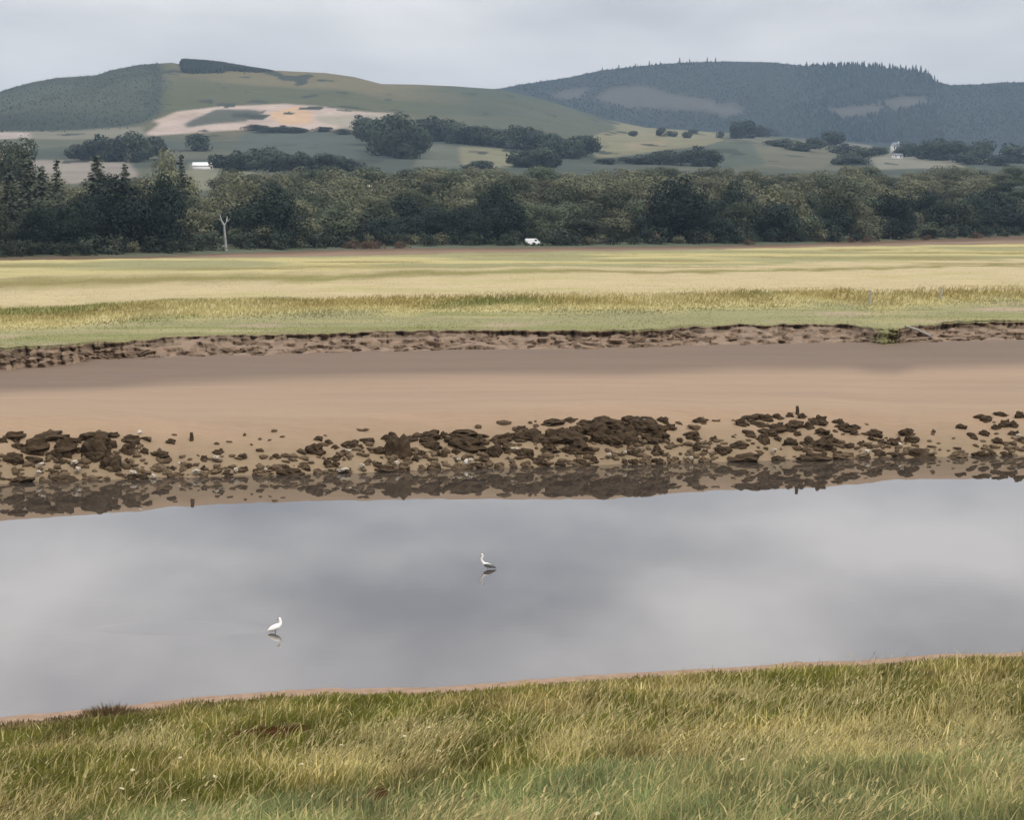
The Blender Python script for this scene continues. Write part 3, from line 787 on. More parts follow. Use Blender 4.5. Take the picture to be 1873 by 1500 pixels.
# landmark trees of the wood: column, top row, depth behind the wood's edge, kind, width, label
special = [
    (495, 334, 6, 'dark', 1.15, 'big round very dark tree at the wood edge, right of the pale dead trunk'),
    (215, 322, 14, 'dark', 1.15, 'broad dark tree in the front of the wood below the tall olive tree'),
    (298, 318, 8, 'dark', 0.8, 'narrow dark tree at the wood edge left of the pale dead trunk'),
    (75, 372, 5, 'dark', 0.85, 'low dark tree at the wood edge under the left conifers'),
    (150, 352, 9, 'dark', 0.8, 'dark tree at the wood edge under the gap between the conifers'),
    (1245, 320, 10, 'dark', 1.0, 'tall dark tree standing above the front of the wood right of the parked white van'),
    (1345, 330, 16, 'dark', 0.8, 'dark flat-topped tree just right of the tallest dark tree of the wood'),
    (860, 372, 4, 'dark', 1.1, 'dark spreading tree at the wood edge left of the parked white van'),
    (910, 332, 22, 'dark', 0.85, 'dark tree rising behind the wood edge left of the parked white van'),
    (1630, 336, 14, 'dark', 0.9, 'dark tree in the wood below the white farmhouse'),
    (1530, 345, 6, 'mid', 0.95, 'round mid green tree at the wood edge left of the farmhouse line'),
    (1425, 334, 14, 'olive', 1.0, 'pale olive tree with bare lower trunk near the right of the wood'),
    (615, 352, 8, 'mid', 1.15, 'wide mid green tree at the wood edge right of the big round dark tree'),
    (1790, 350, 16, 'dark', 0.9, 'dark tree at the wood edge near its right end'),
    (38, 246, 330, 'mid', 0.75, 'round crowned tall tree rising behind the left conifers'),
    (305, 268, 120, 'olive', 0.75, 'tall olive tree rising above the wood beside a conifer'),
]
for u_, vt, dd, kind, wide, lab in special:
    Y_ = float(Yt(u_)) + dd
    tree('broadleaf_tree', kind, u_, Y_, h_for(u_, Y_, vt), lab, group='trees of the wood beyond the marsh', wide=wide)
cons = [(22, 300, 70, 'slim conifer at the left end of the wood'), (55, 272, 90, 'tallest of the conifers at the left end of the wood'), (82, 300, 60, 'conifer standing between two taller ones at the left end of the wood'),
        (108, 290, 75, 'conifer on the right of the left conifer cluster'), (182, 280, 70, 'lone tall conifer in front of the pale field'), (232, 296, 80, 'short conifer behind the broad dark tree'), (335, 282, 90, 'pointed conifer right beside the tall olive tree')]
for u_, vt, dd, lab in cons:
    Y_ = float(Yt(u_)) + dd
    tree('conifer_tree', 'conifer', u_, Y_, h_for(u_, Y_, vt), lab, group='conifers in the left of the wood', wide=1.2 if u_ != 182 else 1.5)

SEG = [(-200, 'left of the conifers'), (0, 'under the conifers'), (150, 'left of pale dead trunk'), (412, 'right of pale dead trunk'),
       (495, 'past the round dark tree'), (690, 'below hillside clump'), (850, 'left of white van'), (975, 'right of white van'),
       (1245, 'right of tallest dark tree'), (1450, 'below sloping green field'), (1630, 'below white farmhouse'), (1790, 'at its right end'), (3000, '')]
def seg_of(u):
    r = SEG[0][1]
    for a, t in SEG:
        if u >= a: r = t
    return r
cand = []
for row, (dd, vt0, vt1, gapx, kinds) in enumerate([
        (12, 360, 402, 58, ('dark', 'dark', 'mid', 'dark', 'mid', 'olive')), (45, 342, 378, 50, ('mid', 'olive', 'mid', 'dark')), (100, 325, 352, 46, ('olive', 'mid', 'olive')),
        (180, 315, 334, 42, ('olive', 'olive', 'mid')), (270, 306, 326, 38, ('olive', 'mid', 'olive')), (360, 300, 318, 36, ('olive', 'olive', 'mid'))]):
    u_ = -120 + random.uniform(0, 30)
    while u_ < 2010:
        lo = 14 if u_ < 420 and row > 1 else 0
        if not (row > 3 and 90 < u_ < 170) and not (row > 2 and 335 < u_ < 400) and not (row < 2 and 388 < u_ < 432):
            cand.append((row, u_, dd + random.uniform(-8, 20), random.uniform(vt0, vt1) + lo, random.choice(kinds), gapx))
        u_ += gapx * random.uniform(0.7, 1.3)
cand.sort(key=lambda c: c[1])
cnt = {}
ROWN = ['front row', 'second row', 'third row', 'middle rows', 'back rows', 'rearmost row']
COLN = {'mid': 'mid green', 'dark': 'dark green', 'olive': 'olive green'}
ORD = ['first', 'second', 'third', 'fourth', 'fifth', 'sixth', 'seventh', 'eighth', 'ninth', 'tenth', 'eleventh', 'twelfth', 'thirteenth', 'fourteenth', 'fifteenth', 'sixteenth', 'seventeenth', 'eighteenth', 'nineteenth', 'twentieth', 'twenty-first', 'twenty-second', 'twenty-third', 'twenty-fourth', 'twenty-fifth', 'twenty-sixth', 'twenty-seventh', 'twenty-eighth', 'twenty-ninth', 'thirtieth', 'thirty-first', 'thirty-second', 'thirty-third', 'thirty-fourth', 'thirty-fifth']
for row, u_, dd, vt, kind, gapx in cand:
    Y_ = float(Yt(u_)) + dd
    ht_ = max(5.0, h_for(u_, Y_, vt))
    wd_ = max(random.uniform(0.95, 1.25) + 0.10 * row, min(2.8, random.uniform(1.2, 1.5) * gapx / F * Y_ / (ht_ / 17.5 * 14)))
    k_ = (row, seg_of(u_), kind); cnt[k_] = cnt.get(k_, 0) + 1
    lab = '%s %s tree in %s of the wood, %s' % (ORD[min(cnt[k_] - 1, 30)], COLN[kind], ROWN[row], seg_of(u_))
    tree('broadleaf_tree', kind, u_, Y_, ht_, lab, group='trees of the wood beyond the marsh', wide=wd_)
# bushes along the foot of the wood
u_ = -110
cnt = {}
while u_ < 2000:
    Y_ = float(Yt(u_)) + random.uniform(-4, 5)
    kind = random.choice(['bush', 'bush', 'scrub'])
    k_ = (seg_of(u_), kind); cnt[k_] = cnt.get(k_, 0) + 1
    lab = '%s low %s bush at foot of the wood, %s' % (ORD[min(cnt[k_] - 1, 30)], 'green' if kind == 'bush' else 'pale olive', seg_of(u_))
    if not (950 < u_ < 1000) and not (395 < u_ < 425):
        tree('bush', kind, u_, Y_, random.uniform(2.2, 4.8), lab, 'bush', 'bushes at the foot of the wood', wide=random.uniform(0.9, 1.3))
    u_ += random.uniform(20, 40)
for i, (u_, v_) in enumerate([(640, 447), (668, 445), (690, 447), (735, 448), (1370, 428), (1555, 433), (1585, 430), (1690, 437), (1785, 436)]):
    Y_ = float(Yt(u_)) - random.uniform(8, 20)
    tree('bush', 'russet', u_, Y_, random.uniform(1.2, 2.2), 'low russet bush on the mud below the wood, %s of nine from the left' % ORD[i], 'bush', 'russet bushes on the far mud edge')

# pale dead trunk with a fork
p = at_depth(412, float(Yt(412)) - 2)
t_ = empty('dead_tree', p)
parts = [tube([(0.3, 0, -0.3), (0.25, 0, 2.0), (0.05, 0, 4.6), (0, 0, 6.2)], [0.42, 0.30, 0.26, 0.22], 8), ]
link('trunk', new_mesh('trunk', *(lambda v, f: (v, [f]))(*join(parts)), MAT['deadwood'], smooth=True), t_)
for pts, r_ in (([(0, 0, 6.0), (-0.7, 0, 7.2), (-1.0, 0, 8.6)], [0.30, 0.22, 0.10]), ([(0, 0, 6.0), (0.6, 0.1, 7.0), (0.7, 0.2, 8.2)], [0.28, 0.20, 0.08]), ([(-0.5, 0, 7.0), (-1.3, 0.1, 7.5), (-1.9, 0.1, 7.6)], [0.14, 0.09, 0.03]), ([(0.55, 0.1, 6.9), (1.2, 0, 7.3), (1.5, 0, 8.0)], [0.14, 0.09, 0.03]), ([(0.3, 0, 1.2), (-0.6, -0.2, 0.9), (-1.2, -0.2, 0.1)], [0.3, 0.22, 0.12])):
    v_, f_2 = tube(pts, r_, 6)
    link('limb', new_mesh('limb', v_, [f_2], MAT['deadwood'], smooth=True), t_)
tag(t_, 'pale bleached dead tree trunk with a fork at the front of the wood', 'tree')

# ------------------------------------------------------------------ trees and hedges on the hillside fields
FAR = {}
for i in range(4):
    (tv, tf), (lv, lf) = broadleaf(600 + i, 15, 15, 0.0, 1500, 13, 0.75)
    FAR[i] = (new_mesh('trunk', tv, [tf], MAT['bark']), new_mesh('crown', lv, [lf], MAT['leaf_bush']))
(tv, tf), (lv, lf) = conifer(650, 24, 9, ls=1.1)
FARC = new_mesh('hill_conifer', np.concatenate([tv, lv]), [tf, lf + len(tv)], MAT['needle'])
clumps = [  # name in words, list of (column, base row, top row, width in columns)
    ('in the dark clump above the lone field conifer', [(160, 292, 258, 40), (190, 294, 250, 46), (215, 295, 252, 44), (250, 296, 244, 44), (268, 292, 246, 40), (140, 290, 268, 34)]),
    ('alone in the slate green field below the pink field', [(360, 276, 246, 36)]),
    ('in the clump right of the long white shed', [(412, 312, 280, 36), (436, 312, 278, 40), (458, 310, 286, 30), (496, 314, 270, 56), (520, 312, 284, 36), (550, 314, 280, 44), (580, 314, 282, 44), (610, 314, 284, 36), (640, 314, 292, 36)]),
    ('in the hedge below the pink field', [(465, 238, 228, 30), (490, 241, 230, 34), (520, 242, 230, 30), (545, 242, 233, 26), (590, 240, 232, 24), (625, 246, 236, 24)]),
    ('in the long wood below the moor ridge', [(662, 245, 213, 36), (690, 256, 215, 44), (718, 284, 216, 60), (742, 290, 224, 56), (730, 260, 210, 50), (680, 264, 213, 46), (702, 276, 216, 50), (738, 287, 222, 56), (752, 280, 230, 50), (768, 254, 214, 44), (800, 258, 216, 50), (832, 262, 222, 46), (862, 264, 228, 44), (890, 266, 236, 40), (915, 268, 234, 44), (944, 272, 232, 44), (975, 276, 236, 44), (1010, 280, 240, 40), (1040, 280, 248, 40), (1068, 286, 244, 44), (1020, 288, 252, 40), (1055, 290, 252, 36)]),
    ('in the round dark clump below the long hillside wood', [(945, 304, 286, 36), (968, 306, 272, 50), (990, 306, 266, 50), (1005, 306, 278, 30)]),
    ('between the near wood and the pale field', [(880, 308, 294, 36), (860, 308, 300, 22)]),
    ('in the sloping hedge below the right hand field', [(1110, 300, 290, 30), (1150, 298, 286, 34), (1172, 300, 284, 36), (1195, 300, 282, 36), (1220, 300, 276, 40), (1245, 302, 272, 42), (1282, 304, 270, 44), (1300, 304, 280, 30)]),
    ('scattered along the top of the green field', [(1160, 249, 238, 14), (1210, 249, 233, 16), (1230, 250, 238, 14), (1258, 252, 240, 16), (1270, 244, 236, 14), (1318, 252, 240, 12)]),
    ('in the clump at the corner of the green field', [(1345, 253, 224, 26), (1365, 252, 222, 36), (1390, 250, 230, 26), (1410, 248, 234, 22)]),
    ('in the trees left of the white farmhouse', [(1430, 268, 254, 40), (1465, 276, 262, 40), (1490, 272, 250, 24), (1518, 266, 238, 36), (1545, 282, 264, 40), (1570, 300, 272, 44), (1550, 302, 284, 36), (1600, 284, 268, 30)]),
    ('in the dark wood right of the white farmhouse', [(1660, 286, 262, 36), (1690, 290, 258, 40), (1720, 292, 256, 44), (1760, 296, 260, 44), (1800, 298, 258, 44), (1850, 298, 264, 50), (1780, 300, 276, 40), (1830, 302, 284, 40)]),
]
for where, lst in clumps:
    for i, (u_, vb, vt, wc) in enumerate(lst):
        p = hit(u_, vb, 700, 6000)
        o = empty('field_tree', (0, 0, 0)); fm = FAR[random.randrange(4)]
        link('trunk', fm[0], o); link('crown', fm[1], o)
        hm_ = (vb - vt) / F * p[1]; wm = wc / F * p[1]
        o.location = p - np.array([0, 0, 0.04 * hm_]); o.scale = (wm / 11, wm / 11, hm_ / 15 * 1.16); o.rotation_euler = (0, 0, random.uniform(0, 6.28))
        n_ = len(lst)
        lab = 'dark tree standing ' + where if n_ == 1 else ('%s dark tree from the left %s' % (ORD[sorted(x[0] for x in lst).index(u_)], where))
        tag(o, lab, 'tree', 'trees ' + where)

# conifers breaking the skyline of the right hill
sky_c = [(1240, 104), (1258, 110), (1290, 108), (1305, 110), (1470, 111), (1500, 116), (1512, 115), (1530, 113), (1545, 114), (1562, 111), (1574, 110), (1590, 113), (1594, 112), (1606, 112), (1620, 114), (1626, 115),
         (1640, 116), (1650, 118), (1662, 118), (1668, 117), (1677, 119), (1686, 124), (1690, 128), (1702, 138), (1100, 122), (1130, 117), (1160, 115), (1185, 116), (1205, 116)]
for i, (u_, vt) in enumerate(sky_c):
    Y_ = 5195 + random.uniform(-25, 10)
    b = at_depth(u_, Y_)
    o = link('hill_conifer', FARC)
    hh = max(14.0, float(CAMZ + slope(vt) * Y_ - b[2]))
    o.location = b - np.array([0, 0, 0.5]); s = hh / 24; o.scale = (s * 1.1, s * 1.1, s); o.rotation_euler = (0, 0, random.uniform(0, 6.28))
    if u_ == 1240: lab = 'lone conifer poking above the left part of the right hill skyline'
    elif u_ == 1470: lab = 'lone pointed conifer on the right hill skyline left of the serrated row'
    elif u_ == 1702: lab = 'last conifer stepping down the right end of the skyline plantation'
    elif u_ < 1400: lab = 'small conifer on the left half of the right hill skyline'
    else: lab = 'conifer in the serrated plantation row on the right hill skyline'
    tag(o, lab, 'conifer', 'conifers on the right hill skyline')

def cone_forest(poly_fn, n_, urange, yrange, hr, colr, seed, taper=lambda u: 1.0):
    rng = np.random.default_rng(seed)
    u = rng.uniform(*urange, n_); Y = rng.uniform(*yrange, n_)
    z = z_land(u, Y)
    s_ = (z - CAMZ) / Y; yv_ = (s_ * CP + SP) / (CP - s_ * SP); v = H / 2 - yv_ * F
    k = poly_fn(u + rng.normal(0, 3, n_), v + rng.normal(0, 1.5, n_))
    u, Y, z = u[k], Y[k], z[k]; m = len(u)
    x = (u - W / 2) / F * Y
    hh = rng.uniform(*hr, m) * (0.75 + 0.5 * fbm(x / 150, Y / 200, seed, 3)); hh = hh * taper(u); rr = hh * rng.uniform(0.20, 0.34, m)
    a0 = rng.uniform(0, 6.28, m); K = 5
    ang = a0[:, None] + np.arange(K) * 2 * np.pi / K
    jr = rr[:, None] * rng.uniform(0.75, 1.2, (m, K))
    ring1 = np.stack([x[:, None] + np.cos(ang) * jr, Y[:, None] + np.sin(ang) * jr, (z - 0.5)[:, None] + 0.12 * hh[:, None] + 0 * ang], -1)
    ring2 = np.stack([x[:, None] + np.cos(ang) * jr * 0.62, Y[:, None] + np.sin(ang) * jr * 0.62, z[:, None] + 0.55 * hh[:, None] * rng.uniform(0.9, 1.1, (m, K))], -1)
    tip = np.stack([x, Y, z + hh], -1)[:, None]
    Vv = np.concatenate([ring1, ring2, tip], 1); nv = 2 * K + 1
    base = (np.arange(m) * nv)[:, None]
    q_ = np.concatenate([base + np.array([i, (i + 1) % K, K + (i + 1) % K, K + i]) for i in range(K)])
    t_3 = np.concatenate([base + np.array([K + i, K + (i + 1) % K, 2 * K]) for i in range(K)])
    col = mixc(np.array(colr[0]), np.array(colr[1]), sstep(0.35, 0.65, fbm(x / 120, Y / 200, seed + 3, 3))) * (rng.uniform(0.85, 1.15, m) * (0.65 + 0.75 * fbm(x / 420, Y / 500, 157, 3)))[:, None]
    return Vv.reshape(-1, 3), [q_, t_3], np.repeat(col[:, None], nv, 1).reshape(-1, 3)
def right_fn(u, v):
    k = inpoly(u, v, RIGHT_FOREST)
    for c in CLEAR: k &= ~inpoly(u, v, c)
    return k
Vv, pl, C = cone_forest(right_fn, 17000, (890, 2250), (4300, 5230), (4, 8), ((0.018, 0.024, 0.022), (0.025, 0.031, 0.027)), 700, lambda u: 0.7 + 1.2 * sstep(1420, 1550, u) * (1 - sstep(1690, 1730, u)))
tag(link('hillside_forest', new_mesh('hillside_forest', Vv, pl, MAT['forest'], C)), 'blue grey conifer plantation covering the right hill', 'forest', kind='stuff')
left_fn = lambda u, v: inpoly(u + RNG.normal(0, 8, len(u)), v + RNG.normal(0, 3, len(u)), LEFT_FOREST)
Vv, pl, C = cone_forest(left_fn, 4200, (-300, 330), (2250, 3200), (1.2, 2.6), ((0.038, 0.046, 0.036), (0.050, 0.058, 0.044)), 710)
tag(link('hillside_forest', new_mesh('hillside_forest', Vv, pl, MAT['forest'], C)), 'grey green young plantation covering the left hill', 'forest', kind='stuff')
top_fn = lambda u, v: inpoly(u, v, TOP_FOREST)
Vv, pl, C = cone_forest(top_fn, 9000, (335, 505), (2900, 3215), (3.5, 10), ((0.020, 0.026, 0.024), (0.028, 0.034, 0.029)), 720, lambda u: np.interp(u, [335, 345, 400, 450, 490, 505], [0.85, 0.95, 1.0, 0.6, 0.25, 0.1]))
tag(link('hillside_forest', new_mesh('hillside_forest', Vv, pl, MAT['forest'], C)), 'dark block of conifers on the summit of the left hill', 'forest', kind='stuff')

# ------------------------------------------------------------------ buildings and the parked van
def boxv(x0, x1, y0, y1, z0, z1):
    V = np.array([(x, y, z) for z in (z0, z1) for y in (y0, y1) for x in (x0, x1)], float)
    return V, np.array([[0, 2, 3, 1], [4, 5, 7, 6], [0, 1, 5, 4], [2, 6, 7, 3], [0, 4, 6, 2], [1, 3, 7, 5]])
def gable(x0, x1, y0, y1, z0, z1, over=0.4, th=0.25):
    x0 -= over; x1 += over; y0 -= over; y1 += over; ym_ = (y0 + y1) / 2
    V = np.array([(x, y, z) for x in (x0, x1) for (y, z) in ((y0, z0), (ym_, z1), (y1, z0), (y1, z0 + th), (ym_, z1 + th), (y0, z0 + th))], float)
    Fq = np.array([[0, 1, 7, 6], [1, 2, 8, 7], [2, 3, 9, 8], [3, 4, 10, 9], [4, 5, 11, 10], [5, 0, 6, 11], [0, 5, 4, 1], [1, 4, 3, 2], [6, 7, 10, 11], [7, 8, 9, 10]])
    return V, Fq
def house(name, u_, vb, wd, dp, eave, ridge, wall, roof, label, cat, rz=0.0, windows=3, chim=True, y0=700):
    p = hit(u_, vb, y0, 6000)
    t = empty(name, p, rz)
    v, f = boxv(-wd / 2, wd / 2, -dp / 2, dp / 2, -1.5, eave)
    # gable end triangles
    g = np.array([(-wd / 2, -dp / 2, eave), (-wd / 2, dp / 2, eave), (-wd / 2, 0, ridge), (wd / 2, -dp / 2, eave), (wd / 2, dp / 2, eave), (wd / 2, 0, ridge)], float)
    me = new_mesh('wall', np.concatenate([v, g]), [f, np.array([[8, 10, 9], [11, 12, 13]])], MAT[wall])
    link('wall', me, t)
    v, f = gable(-wd / 2, wd / 2, -dp / 2, dp / 2, eave + 0.02, ridge + 0.02)
    rf = link('roof', new_mesh('roof', v, [f], MAT[roof]), t)
    if chim:
        v, f = boxv(wd / 2 - 1.2, wd / 2 - 0.2, -0.5, 0.5, ridge - 0.6, ridge + 1.2)
        link('chimney', new_mesh('chimney', v, [f], MAT[wall]), rf)
    wm = None
    for i in range(windows):
        cx_ = -wd / 2 + wd * (i + 0.5) / windows
        if wm is None:
            v, f = boxv(-0.55, 0.55, -0.08, 0.05, 0, 1.3); wm = new_mesh('window', v, [f], MAT['glass'])
        o = link('window', wm, t); o.location = (cx_, -dp / 2, eave * 0.45)
    tag(t, label, cat)
    return t
house('farmhouse', 1638, 281, 9, 7, 8.0, 12.0, 'white_wall', 'slate', 'white farmhouse on the slope below the dark forested right hill', 'house', 0.5, 3)
house('outhouse', 1641, 290, 10, 6, 3, 5, 'white_wall', 'slate', 'low white outhouse just below the white farmhouse', 'house', 0.2, 2, False)
house('cottage', 1828, 287, 7, 6, 4.5, 7, 'white_wall', 'slate', 'tiny white cottage in the dark wood near the right end of the hills', 'house', 0, 2)
house('long_shed', 371, 309, 13, 9, 2.2, 4.4, 'white_wall', 'tin', 'long low white roofed shed in the fields behind the left of the wood', 'shed', 0.05, 0, False)
house('gabled_house', 672, 372, 5.5, 5, 4.5, 7, 'cream', 'cream', 'pale pinkish gabled house showing between tree crowns in the wood', 'house', 1.2, 1, False, y0=640)

Yv = float(Yt(975)) - 2
p = at_depth(975, Yv)
t = empty('van', p + np.array([0, 0, -0.1]), 0.12)
t.scale = (0.92, 0.92, 0.92)
for du_, hb_, lb_ in ((-13, 1.15, 'left'), (1, 0.95, 'middle'), (15, 1.15, 'right')):
    tree('bush', 'bush', 975 + du_, Yv - 4.0, hb_, '%s one of three low bushes hiding the lower half of the white van' % lb_, 'bush', 'bushes at the foot of the wood', wide=0.85)
bm = bmesh.new()
prof_v = [(-2.4, 0.35), (2.4, 0.35), (2.45, 0.9), (2.25, 1.15), (1.55, 1.25), (1.05, 1.95), (0.9, 2.05), (-2.35, 2.05), (-2.45, 1.9)]
vs0 = [bm.verts.new((x, -0.95, z)) for x, z in prof_v]; vs1 = [bm.verts.new((x, 0.95, z)) for x, z in prof_v]
bm.faces.new(vs0); bm.faces.new(list(reversed(vs1)))
for i in range(len(prof_v)):
    j = (i + 1) % len(prof_v); bm.faces.new((vs0[j], vs0[i], vs1[i], vs1[j]))
bmesh.ops.bevel(bm, geom=bm.edges[:], offset=0.07, segments=2, affect='EDGES')
me = bpy.data.meshes.new('body'); bm.to_mesh(me); bm.free(); me.materials.append(MAT['paint_white']); link('body', me, t)
for x0, x1 in ((0.35, 1.05),):
    v, f = boxv(x0, x1, -0.965, -0.94, 1.3, 1.8); link('window', new_mesh('window', v, [f], MAT['glass']), t)
for x in (-1.5, 1.5):
    for y in (-0.85, 0.85):
        v, f = tube([(x, y - 0.12, 0.33), (x, y - 0.12, 0.33001), (x, y + 0.12, 0.33)], [0.02, 0.34, 0.34], 16)
        a = np.linspace(0, 2 * np.pi, 16, endpoint=False)
        v = np.concatenate([np.stack([x + 0.34 * np.cos(a), 0 * a + y - 0.12, 0.34 + 0.34 * np.sin(a)], -1), np.stack([x + 0.34 * np.cos(a), 0 * a + y + 0.12, 0.34 + 0.34 * np.sin(a)], -1)])
        k = np.arange(16); fq = np.stack([k, (k + 1) % 16, 16 + (k + 1) % 16, 16 + k], -1)
        link('wheel', new_mesh('wheel', v, [fq, k[None, :], 16 + k[None, ::-1]], MAT['rubber']), t)
tag(t, 'white van parked at the foot of the wood among dark bushes', 'van')

# ------------------------------------------------------------------ boulders on the far water's edge
def rock_mesh(name, seed, mat, sub=3, flat=0.75):
    bm = bmesh.new(); bmesh.ops.create_icosphere(bm, subdivisions=sub, radius=0.5)
    rng = np.random.default_rng(seed); o = rng.uniform(0, 50, 3)
    co = np.array([v.co[:] for v in bm.verts])
    n_ = fbm(co[:, 0] * 3 + o[0], co[:, 1] * 3 + co[:, 2] * 2.1 + o[1], seed, 4) - 0.5
    n_2 = fbm(co[:, 2] * 5 + o[2], co[:, 0] * 5 - co[:, 1] * 3 + o[0], seed + 9, 3) - 0.5
    for v, a, b in zip(bm.verts, n_, n_2):
        v.co *= 1 + 1.2 * a + 1.1 * b
        v.co.z *= flat
    me = bpy.data.meshes.new(name); bm.to_mesh(me); bm.free(); me.materials.append(mat)
    return me
ROCK = [rock_mesh('boulder', 800 + i, MAT['rock']) for i in range(9)]
ROCKL = [rock_mesh('boulder', 830 + i, MAT['rock_low']) for i in range(6)]
ROCKP = [rock_mesh('pale_stone', 860 + i, MAT['rock_pale']) for i in range(4)]
CLOD = [rock_mesh('earth_clod', 880 + i, MAT['clod']) for i in range(6)]
q1 = 0.25627; q4 = 0.30593
c1 = [(90,140,150,50),(20,180,60,40),(110,175,60,35),(240,220,180,110),(330,150,220,50),(430,160,110,40),(450,230,160,130),(350,280,40,40),(540,185,70,35),(100,310,120,90),(130,220,80,35),(240,320,90,45),(680,150,170,60),(680,230,140,150),(690,290,110,60),(790,215,60,60),(800,140,80,40),(930,165,120,50),(925,235,110,90),(985,200,30,25),(1030,255,45,45),(1130,280,110,30),(905,330,40,35),(790,350,110,110),(600,300,45,30),(440,330,60,40),(570,250,50,35),(570,350,50,40),(420,290,40,40),(760,270,70,60),(1220,190,50,28),(1560,260,70,35),(1450,308,45,30),(1730,297,45,30),(1355,360,45,40),(1310,382,40,30),(1520,405,80,50),(1740,385,60,40),(1840,400,50,35),(1190,405,60,45),(1250,460,90,35),(950,450,60,25),(890,440,40,22),(140,480,180,50),(480,470,180,50),(360,440,30,40),(400,415,70,30),(650,480,100,25),(1000,470,80,25),(1235,380,30,25),(1450,385,30,20),(1440,450,60,30),(1620,450,70,35)]
c2 = [(480,210,45,22),(460,280,110,80),(553,235,45,20),(600,268,45,28),(705,245,100,45),(770,265,55,35),(655,305,40,40),(825,225,75,18),(890,290,90,45),(970,205,70,65),(1050,270,140,170),(1130,210,100,45),(1010,180,60,40),(1260,180,140,50),(1270,230,130,80),(1310,270,60,60),(1365,185,45,55),(1215,315,55,50),(1360,320,60,40),(1170,355,30,25),(1540,170,260,50),(1440,210,90,50),(1550,240,220,90),(1590,280,70,50),(1740,300,70,90),(1650,350,60,60),(1525,350,45,40),(1460,300,40,30),(600,345,55,40),(545,385,60,70),(600,390,45,50),(180,335,50,28),(370,400,60,60),(175,418,80,30),(245,415,50,30),(400,425,30,30),(280,465,160,60),(90,470,140,50),(465,460,40,22),(690,450,35,35),(650,458,90,18),(825,380,40,30),(900,390,50,40),(950,430,130,60),(1000,370,60,40),(1100,385,40,30),(1070,440,80,60),(1215,430,50,30),(1335,435,40,25),(1280,440,60,40),(1600,400,90,30),(1690,420,50,60),(1455,440,60,30)]
c3 = [(80,235,170,60),(300,220,150,90),(200,175,90,25),(430,125,160,40),(560,110,100,30),(660,130,110,40),(540,230,140,120),(450,240,120,60),(800,130,220,80),(900,150,130,70),(1000,110,110,50),(1120,110,110,40),(1110,150,110,50),(1220,115,60,50),(1270,160,80,50),(1150,235,150,60),(780,240,120,90),(610,200,100,90),(420,320,130,60),(550,330,80,60),(660,330,100,50),(120,325,90,40),(230,350,100,60),(20,350,60,70),(1000,270,80,70),(880,270,90,50),(930,250,60,40),(1180,330,75,70),(1090,425,70,60),(1420,220,90,45),(1460,250,40,40),(1500,110,90,45),(1345,260,35,22),(1240,255,40,25),(1460,310,50,70),(1520,335,40,40),(1390,420,50,30),(1290,295,40,30),(640,440,120,60),(730,400,50,60),(490,440,60,50),(370,450,80,60),(330,400,70,40),(860,370,60,40),(1010,345,80,40),(1050,350,50,30),(950,430,35,25),(1010,440,50,40),(1180,420,60,50),(1300,430,90,60),(150,440,40,40),(240,440,70,50),(50,440,60,50),(1520,410,60,50),(1000,180,60,40),(850,170,120,50)]
c4 = [(195,175,70,60),(240,145,90,30),(320,145,80,45),(405,140,60,40),(475,130,35,25),(555,135,50,40),(650,160,85,65),(505,185,110,50),(595,195,50,50),(390,205,110,50),(300,185,90,25),(230,240,80,35),(340,230,90,35),(480,215,70,35),(520,240,40,30),(320,270,70,70),(180,305,90,50),(80,340,75,55),(20,272,40,25),(480,290,70,50),(405,275,30,22),(600,290,70,60),(660,230,90,40),(700,270,90,50),(660,310,120,60),(580,330,60,40),(755,290,30,25),(760,170,55,30),(780,200,80,25),(840,220,70,30),(875,200,65,30),(865,240,50,25),(985,240,80,50),(960,270,40,30),(1020,290,45,22),(1100,285,85,45),(1180,230,75,45),(1210,275,70,35),(820,315,60,25),(905,300,40,22),(1000,350,80,40),(940,315,40,30),(1260,360,130,80),(1495,200,65,28),(1565,255,60,38),(1720,285,40,45),(1620,140,90,25),(1650,160,50,25),(1750,128,80,15),(1760,180,70,50),(1820,185,50,55),(1850,130,50,50),(1710,200,50,40),(1815,235,65,30),(1870,280,40,40),(210,395,150,60),(400,405,80,25),(620,390,180,60),(800,375,120,50),(900,380,70,40),(1130,380,60,30),(1470,370,110,40),(1600,370,70,30),(1680,365,60,20),(1760,365,70,35),(1640,240,50,40)]
rocks = [(a * q1, 760 + b * q1, w_ * q1, h_ * q1) for a, b, w_, h_ in c1] + [(460 + a * q1, 750 + b * q1, w_ * q1, h_ * q1) for a, b, w_, h_ in c2] \
    + [(900 + a * q1, 740 + b * q1, w_ * q1, h_ * q1) for a, b, w_, h_ in c3] + [(1300 + a * q4, 720 + b * q4, w_ * q4, h_ * q4) for a, b, w_, h_ in c4]
rocks += [(1012, 797, 46, 26), (1050, 803, 46, 26), (1085, 786, 44, 24), (1118, 778, 44, 22), (1146, 792, 40, 24), (1178, 778, 40, 20), (1204, 788, 36, 20), (1062, 818, 40, 22), (952, 799, 38, 16), (870, 806, 34, 20), (1120, 806, 34, 20)]
def heap_of(u):
    for a, t in ((280, 'left heap'), (560, 'stretch between left and middle heaps'), (900, 'left part of middle heap'), (1320, 'high part of middle heap'), (1540, 'right heap'), (1720, 'tail of the right heap'), (9999, 'heap at the right end')):
        if u < a: return t
